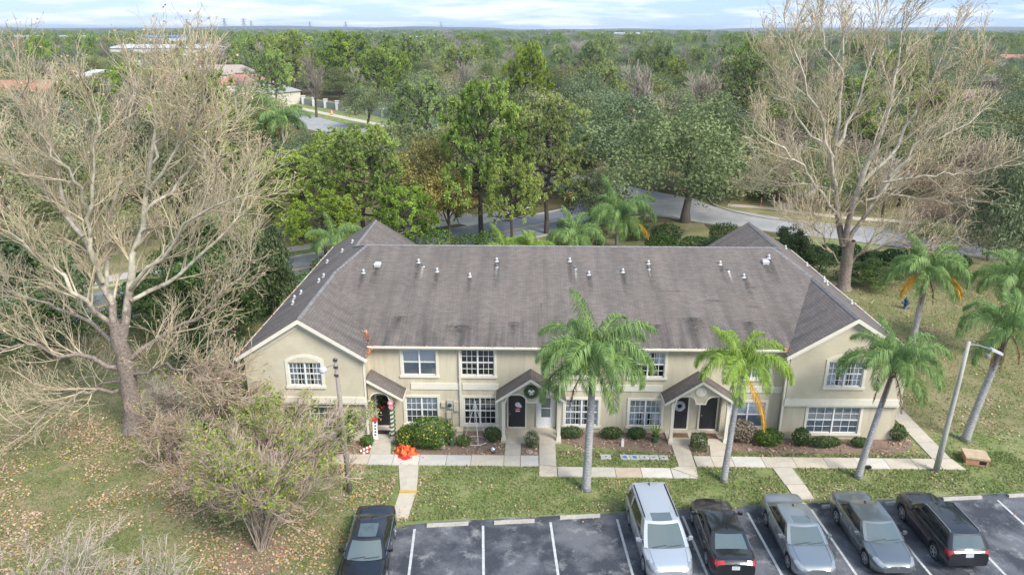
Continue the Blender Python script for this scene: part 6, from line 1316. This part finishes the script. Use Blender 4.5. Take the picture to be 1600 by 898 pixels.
m = MB(); m.lathe([(.15, -.02), (.15, .0)], c=(0, 0, .12), axis='y', n=14); m.lathe([(.09, -.03), (.09, .0)], c=(.13, 0, .03), axis='y', n=10); m.build('white_shape', MAT['candy_white'], t)
m = MB(); m.box(-.16, -.02, -.22, .14, 0, -.08); m.build('red_board', MAT['candy_red'], t); m = MB(); m.box(-.12, -.03, -.30, .12, -.022, -.235); m.box(-.06, -.035, -.17, -.02, -.022, -.12); m.box(.03, -.035, -.17, .07, -.022, -.12); m.build('white_board', MAT['candy_white'], t)
# icicle string lights wire above the second arch
def mat_(label, x0, x1, y0, y1, mt):
    m = MB(off=((x0+x1)/2, (y0+y1)/2, .1)); m.box(x0, y0, .102, x1, y1, .122); tag(m.build('doormat', MAT[mt], loc=((x0+x1)/2, (y0+y1)/2, .1)), label, 'doormat')
mat_('black doormat before the first door', -8.05, -7.4, 35.95, 36.35, 'black_mat'); mat_('patterned red brown doormat before the left door of the right porch', 8.05, 8.95, 35.95, 36.4, 'brown_mat'); mat_('plain brown doormat before the right door of the right porch', 9.75, 10.5, 35.85, 36.4, 'brown_mat')
# meters and pipes on the wall
t = thing('electric_meter', 'grey electric meter box with conduits on the wall between the first two lower windows', 'meter', (-4.05, YW-.001, 0)); 
m = MB(); m.box(-.17, -.16, 1.45, .17, -.002, 1.95); m.build('meter_box', MAT['meter_grey'], t)
m = MB(); m.lathe([(.11, -.10), (.10, -.02)], c=(0, -.16, 1.72), axis='y', n=14); m.build('meter_dial', MAT['chrome'], t)
for x in (-.1, .02, .12):
    m = MB(); m.tube([(x, -.06, .03), (x, -.06, 1.45)], .028, 6); m.build('conduit', MAT['meter_tan'], t)
for lb, x, z0_, z1_, w2 in (('small tan box beside the grey electric meter', -3.72, 1.3, 1.85, .13), ('tan disconnect box below the electric meter', -4.12, .85, 1.25, .13), ('narrow tan box left of the electric meter', -4.42, 1.55, 1.8, .11)):
    m = MB(off=(x, YW, z0_)); m.box(x-w2, YW-.14, z0_, x+w2, YW-.002, z1_); m.box(x-w2-.01, YW-.15, z1_-.03, x+w2+.01, YW-.002, z1_+.01); tag(m.build('wall_box', MAT['meter_tan'], loc=(x, YW, z0_)), lb, 'wall box')
m = MB(off=(-3.7, 36.1, 0)); m.prism([(-3.98, 35.85, .02), (-3.35, 35.85, .02), (-3.35, 36.35, .02), (-3.98, 36.35, .02)], (0, 0, .34)); m.prism([(-4.0, 35.83, .36), (-3.33, 35.83, .36), (-3.33, 36.37, .36), (-4.0, 36.37, .36)], (0, 0, .04)); tag(m.build('pump_cover', MAT['slab_beige'], loc=(-3.7, 36.1, 0)), 'low tan concrete box on the ground under the meters', 'box')
t = thing('utility_pedestal', 'dark green utility pedestal right of the big round bush', 'utility pedestal', (-3.86, 35.0, 0)); m = MB(); m.lathe([(.14, 0), (.14, .62), (.12, .68), (.02, .70)], n=10); m.build('housing', MAT['green_box'], t); m = MB(); m.lathe([(.155, .46), (.155, .5)], n=10); m.build('band', MAT['metal_dark'], t)
t = thing('utility_pedestal', 'pale grey utility pedestal leaning beside the green one', 'utility pedestal', (-4.28, 34.75, 0)); m = MB(); m.prism([(-.13, -.1, 0), (.1, -.1, 0), (.03, -.1, .55), (-.2, -.1, .55)], (0, .2, 0)); m.build('housing', MAT['meter_grey'], t); m = MB(); m.prism([(-.22, -.12, .55), (.05, -.12, .55), (.05, .12, .55), (-.22, .12, .55)], (0, 0, .03)); m.build('cap', MAT['vent_white'], t)
t = thing('garden_globe', 'small silver globe light at the front of the bed by the middle porch', 'garden light', (-1.62, 34.3, .02)); m = MB(); m.lathe([(.02, .06), (.12, .12), (.16, .22), (.12, .32), (.02, .37)], n=14); m.build('globe', MAT['chrome'], t, smooth=True); m = MB(); m.lathe([(.12, 0), (.11, .10), (.05, .12)], n=10); m.build('stand', MAT['metal_dark'], t)
t = thing('potted_plant', 'spiky green plant in a dark pot left of the right porch', 'potted plant', (7.05, 35.6, .02)); m = MB(); m.lathe([(.02, 0), (.16, 0), (.21, .30), (.23, .30), (.23, .34), (.18, .34), (.17, .28), (.02, .28)], n=14); m.build('pot', MAT['green_box'], t)
n = 60; aa = g2.random(n)*6.28; tl = .3+.5*g2.random(n); base = np.zeros((n, 3)); base[:, 2] = .28; tip = np.stack([np.cos(aa)*tl*.55, np.sin(aa)*tl*.55, .28+tl], 1); sd_ = np.stack([-np.sin(aa), np.cos(aa), 0*aa], 1)*.028; V = np.stack([base-sd_*.5, base+sd_*.5, (base+tip)/2+sd_, (base+tip)/2-sd_, (base+tip)/2-sd_, (base+tip)/2+sd_, tip+sd_*.1, tip-sd_*.1], 1).reshape(-1, 3)
link('leaves', np_mesh('leaves', V, np.arange(len(V)).reshape(-1, 4), MAT['palm_leaf_bright']), t)
for i, (x, w2) in enumerate([(4.35, .55), (5.35, .5), (5.85, .5), (6.35, .5), (6.85, .5), (7.35, .45)]):
    t = thing('meter_cover', 'flat concrete meter cover in the middle lawn, '+['the one alone on the left', 'first of the row with a blue mark', 'second of the row with a blue mark', 'third of the row', 'fourth of the row', 'last on the right'][i], 'meter cover', (x-.1, 34.0, .01)); t['group'] = 'water meter covers in the middle lawn'
    m = MB(); m.prism([(-w2/2+.01, -.22, 0), (w2/2-.01, -.22, 0), (w2/2-.01, .22, 0), (-w2/2+.01, .22, 0)], (0, 0, .05)); m.build('lid', MAT['cover_grey'], t)
    m = MB(); m.lathe([(.05, .051), (.05, .056), (.01, .056)], n=10); m.build('lid_hole', MAT['metal_dark'], t)
    if i in (1, 2): m = MB(); m.box(-.10, -.10, .052, .08, .10, .058); m.box(-.02, -.16, .053, .12, -.05, .057); m.build('blue_mark', MAT['blue_paint'], t)
t = thing('marker_post', 'short white marker post in the bed right of the tallest palm', 'post', (5.25, 35.1, .01)); m = MB(); m.box(-.07, -.05, 0, .07, .05, .42); m.build('post', MAT['candy_white'], t); m = MB(); m.prism([(-.08, -.06, .42), (.08, -.06, .42), (0, -.06, .48)], (0, .12, 0)); m.build('cap', MAT['vent_white'], t)
def rock(x, y, r, label, seed):
    gs = np.random.default_rng(seed); m = MB(); n, k = 9, 5; vs = []
    for i in range(k+1):
        for j in range(n): a = 2*math.pi*j/n; rr = r*math.cos(i/k*1.5)*(1+.2*gs.normal()); vs.append((rr*math.cos(a), rr*math.sin(a)*.8, r*.7*math.sin(i/k*1.57)))
    m.add(vs, [(i*n+j, i*n+(j+1) % n, (i+1)*n+(j+1) % n, (i+1)*n+j) for i in range(k) for j in range(n)]+[tuple(range(k*n, k*n+n))]); tag(m.build('garden_rock', MAT['rock'], loc=(x, y, .01)), label, 'rock')
rock(.28, 34.42, .2, 'larger pinkish rock at the foot of the topiary ball', 1); rock(.58, 34.28, .13, 'smaller rock right of the larger one by the topiary ball', 2); rock(13.1, 34.8, .12, 'small pale rock in the bed behind the yellow frond', 3); rock(11.9, 34.9, .15, 'pale rock in front of the croton bush', 4)
m = MB(off=(17.4, 33.25, 0)); m.box(17.3, 33.15, .052, 17.58, 33.32, .16); tag(m.build('valve_box', MAT['grille_black'], loc=(17.4, 33.25, 0)), 'small black box on the sidewalk right of the third front palm', 'box')
# construction barrels by the junction
pbr('barrel_orange', (.75, .22, .03), .6)
for i, (x, y, lb) in enumerate([(28.0, 96.4, 'orange traffic barrel at the far sidewalk corner of the junction'), (21.5, 101.4, 'orange traffic barrel seen under the large live oak'), (5.6, 94.5, 'orange traffic barrel by the curb left of the junction'), (-49.9, 194.8, 'red orange traffic barrel on the grass by the walled street')]):
    t = thing('traffic_barrel', lb, 'traffic barrel', (x, y, .02), group='orange traffic barrels'); s_ = 1.25; m = MB(); m.lathe([(.38, 0), (.38, .06), (.30, .08), (.29, .45), (.26, .5), (.25, 1.0*s_), (.1, 1.05*s_), (.02, 1.05*s_)], n=14); m.build('barrel', MAT['barrel_orange'], t)
    for z in (.42, .85): m = MB(); m.lathe([(.305, z), (.30, z+.12)], n=14); m.build('reflective_band', MAT['candy_white'], t)
for i, (x, y, lb) in enumerate([(29.5, 92.8, 'thin orange and white channelizer post near the far sidewalk'), ]):
    t = thing('channelizer_post', lb, 'traffic post', (x, y, .02)); m = MB(); m.lathe([(.2, 0), (.2, .05), (.05, .08), (.05, 1.1), (.02, 1.12)], n=8); m.build('post', MAT['barrel_orange'], t); m = MB(); m.lathe([(.06, .6), (.06, .75)], n=8); m.build('reflective_band', MAT['candy_white'], t)
# pillared wall beside the street in the upper left
pbr('wall_white', (.66, .65, .62), .7); pbr('wall_panel', (.34, .34, .33), .8)
WP = [(-80, 246), (-71.5, 233.2), (-65.2, 223.5), (-60.5, 217.6), (-55.9, 212.6), (-51.4, 207.4), (-46.2, 202), (-41, 196.4), (-35.8, 190.8), (-33, 186.8), (-26, 178), (-18, 169)]
t = thing('boundary_wall', 'grey boundary wall with white pillars along the street in the upper left', 'wall', (-55, 212, 0))
for i, (x, y) in enumerate(WP):
    m = MB(off=(-55, 212, 0)); m.box(x-.45, y-.45, 0, x+.45, y+.45, 2.3); m.box(x-.55, y-.55, 2.3, x+.55, y+.55, 2.5); m.build('pillar', MAT['wall_white'], t)
    if i < len(WP)-1:
        x2, y2 = WP[i+1]; d = Vector((x2-x, y2-y)).normalized(); nrm = Vector((-d.y, d.x))*.1; m = MB(off=(-55, 212, 0)); m.prism([(x+d.x*.5+nrm.x, y+d.y*.5+nrm.y, 0), (x2-d.x*.5+nrm.x, y2-d.y*.5+nrm.y, 0), (x2-d.x*.5-nrm.x, y2-d.y*.5-nrm.y, 0), (x+d.x*.5-nrm.x, y+d.y*.5-nrm.y, 0)], (0, 0, 1.75)); m.build('wall_panel', MAT['wall_panel'], t)
# ---- houses in the woods
pbr('house_wall', (.60, .55, .47), .85); pbr('house_wall_pink', (.60, .44, .36), .85); pbr('tile_red', (.45, .20, .14), .85, noise=.3, nscale=2); pbr('tile_tan', (.42, .34, .29), .85, noise=.25, nscale=1.5); pbr('tile_grey', (.36, .35, .36), .85, noise=.25, nscale=1.5); pbr('tile_brown', (.25, .155, .125), .85, noise=.25, nscale=1.5); pbr('white_roof', (.52, .52, .51), .6); pbr('blue_roof', (.10, .28, .62), .6)
def house(x, y, L_, D, h, rh, mat, label, rz=0, wall='house_wall', hip=True, cat='house', name='house'):
    t = thing(name, label, cat, (x, y, 0), rz); m = MB(); m.box(-L_/2, -D/2, 0, L_/2, D/2, h); m.build('walls', MAT[wall], t)
    a, b = L_/2+.5, D/2+.5; r = a-b*(.9 if hip else 0) if hip else a; m = MB()
    m.add([(-a, -b, h+.01), (a, -b, h+.01), (a, b, h+.01), (-a, b, h+.01), (-r, 0, h+rh), (r, 0, h+rh)], [(0, 1, 5, 4), (1, 2, 5), (2, 3, 4, 5), (3, 0, 4), (0, 3, 2, 1)]); m.build('roof', MAT[mat], t)
    n = max(2, int(L_/4))
    for i in range(n):
        xx = -L_/2+(i+.5)*L_/n; m = MB(); m.box(xx-.6, -D/2-.04, 1., xx+.6, -D/2-.002, 2.2); m.build('window', MAT['car_glass'], t)
    m = MB(); m.box(-.5, -D/2-.05, 0, .5, -D/2-.003, 2.1); m.build('door', MAT['door_black'], t); return t
for a in [(-118, 300, 26, 13, 4.2, 3.4, 'tile_tan', 'wide tan roofed house in the clearing at the upper left', .2), (-136, 322, 16, 12, 5.2, 3.2, 'tile_red', 'house with reddish roof behind the wide tan roofed one', -.4), (-96, 262, 18, 11, 3.4, 2.8, 'tile_red', 'pale red roofed house in front of the tan roofed one', .3), (-76, 225, 15, 11, 3.6, 2.8, 'tile_grey', 'grey roofed house behind the pillared wall', -.5),
          (-132, 200, 24, 12, 5, 3.2, 'tile_red', 'terracotta roofed house at the far left among trees', .3), (105, 188, 24, 11, 4.6, 2.8, 'tile_brown', 'brown roofed house seen through the twigs of the right sycamore', -.1), (226, 368, 22, 12, 6, 4, 'tile_red', 'bright red roofed house at the right edge', -.1), (-165, 330, 18, 11, 5, 3, 'tile_grey', 'grey roofed house left of the clearing', .1), (-190, 378, 20, 12, 5.5, 3, 'white_roof', 'white roofed house further left', .2), (-150, 275, 20, 12, 4.6, 2.4, 'white_roof', 'pale roofed house seen through the left sycamore', -.2)]: house(*a)
def warehouse(x, y, L_, D, h, mat, label, rz=0):
    t = thing('warehouse', label, 'large building', (x, y, 0), rz); m = MB(); m.box(-L_/2, -D/2, 0, L_/2, D/2, h); m.build('walls', MAT['wall_white'], t); m = MB(); m.add([(-L_/2-.6, -D/2-.6, h+.02), (L_/2+.6, -D/2-.6, h+.02), (L_/2+.6, D/2+.6, h+.02), (-L_/2-.6, D/2+.6, h+.02), (-L_/2-.6, 0, h+2), (L_/2+.6, 0, h+2)], [(0, 1, 5, 4), (2, 3, 4, 5), (1, 2, 5), (3, 0, 4), (0, 3, 2, 1)]); m.build('roof', MAT[mat], t)
    n = int(L_/9)
    for i in range(n): xx = -L_/2+(i+.5)*L_/n; m = MB(); m.box(xx-2, -D/2-.1, 1, xx+2, -D/2-.01, 4); m.build('bay_door', MAT['wall_panel'], t)
for (x, y, D, L_, h, mt, lb) in [(b[0], b[1], b[2], b[3], b[4], b[5], b[6]) for b in FAR_BUILDINGS]: warehouse(x, y, L_, D, h, mt, lb)
# ---- lattice power towers on the horizon
def pylon(x, y, h, label):
    t = thing('power_tower', label, 'power tower', (x, y, 0), group='power towers on the horizon'); m = MB(); b, tp = h*.11, h*.02; th = .32
    for sx in (-1, 1):
        for sy in (-1, 1): m.tube([(sx*b, sy*b, 0), (sx*tp, sy*tp, h)], th, 4)
    k = 7
    for i in range(k):
        z0, z1 = h*i/k, h*(i+1)/k; r0, r1 = b+(tp-b)*i/k, b+(tp-b)*(i+1)/k
        for sy in (-1, 1): m.tube([(-r0, sy*r0, z0), (r1, sy*r1, z1)], th*.6, 3); m.tube([(r0, sy*r0, z0), (-r1, sy*r1, z1)], th*.6, 3)
    m.build('lattice', MAT['metal_galv'], t)
    for f in (.72, .84, .96): m = MB(); m.tube([(-h*.16, 0, h*f), (0, 0, h*f+h*.02), (h*.16, 0, h*f)], th, 4); m.build('cross_arm', MAT['metal_galv'], t)
for i, (px, y, h) in enumerate([(-576, 1500, 38), (-539, 1500, 38), (-648, 1500, 37), (-545, 1360, 26), (-455, 1980, 36), (-540, 1960, 36), (-700, 2000, 38), (-250, 2300, 38)]):
    pylon(px, y, h, ['left one of the two tallest lattice towers left of centre', 'right one of the two tallest lattice towers left of centre', 'lattice tower seen above the left sycamore', 'short pale tower below the two tallest towers', 'small tower right of the two tallest', 'small faint tower just right of the tallest pair', 'faint tower further left behind the sycamore twigs', 'faint lattice tower nearest the middle of the horizon'][i])
# ---- hills along the horizon
V = []; F = []; n = 160
for i in range(n+1):
    x = -6400+12800*i/n; h = 24+9*math.sin(i*.11+1)+6*math.sin(i*.37)+3*math.sin(i*.9+2)
    for j, (yy, f) in enumerate(((3700, 0), (4200, .35), (5000, .8), (6200, 1), (7200, .9))): V.append((x*(1+.0*j), yy+80*math.sin(i*.5), h*f-1.2 if j else -1.5))
for i in range(n):
    for j in range(4): a0 = i*5+j; F.append((a0, a0+5, a0+6, a0+1))
me = bpy.data.meshes.new('hills'); me.from_pydata(V, [], F); me.materials.append(MAT['hill_wood']); me.update(); o = link('hills', me); o['kind'] = 'structure'
# ---- air
m = MB(); hb = (-8000, -60, -1.2, 8000, 8000, 38.5); m.box(*hb)
hm = bpy.data.materials.new('haze'); hm.use_nodes = True; ht = hm.node_tree; ht.nodes.clear(); ho = ht.nodes.new('ShaderNodeOutputMaterial'); pv = ht.nodes.new('ShaderNodeVolumePrincipled'); pv.inputs['Color'].default_value = (.80, .88, 1.0, 1); pv.inputs['Density'].default_value = HAZE; pv.inputs['Anisotropy'].default_value = 0.2
ht.links.new(pv.outputs[0], ho.inputs['Volume']); o = m.build('haze', hm); o['kind'] = 'stuff'
print('objects', len(bpy.data.objects), 'faces', sum(len(m_.polygons) for m_ in bpy.data.meshes))
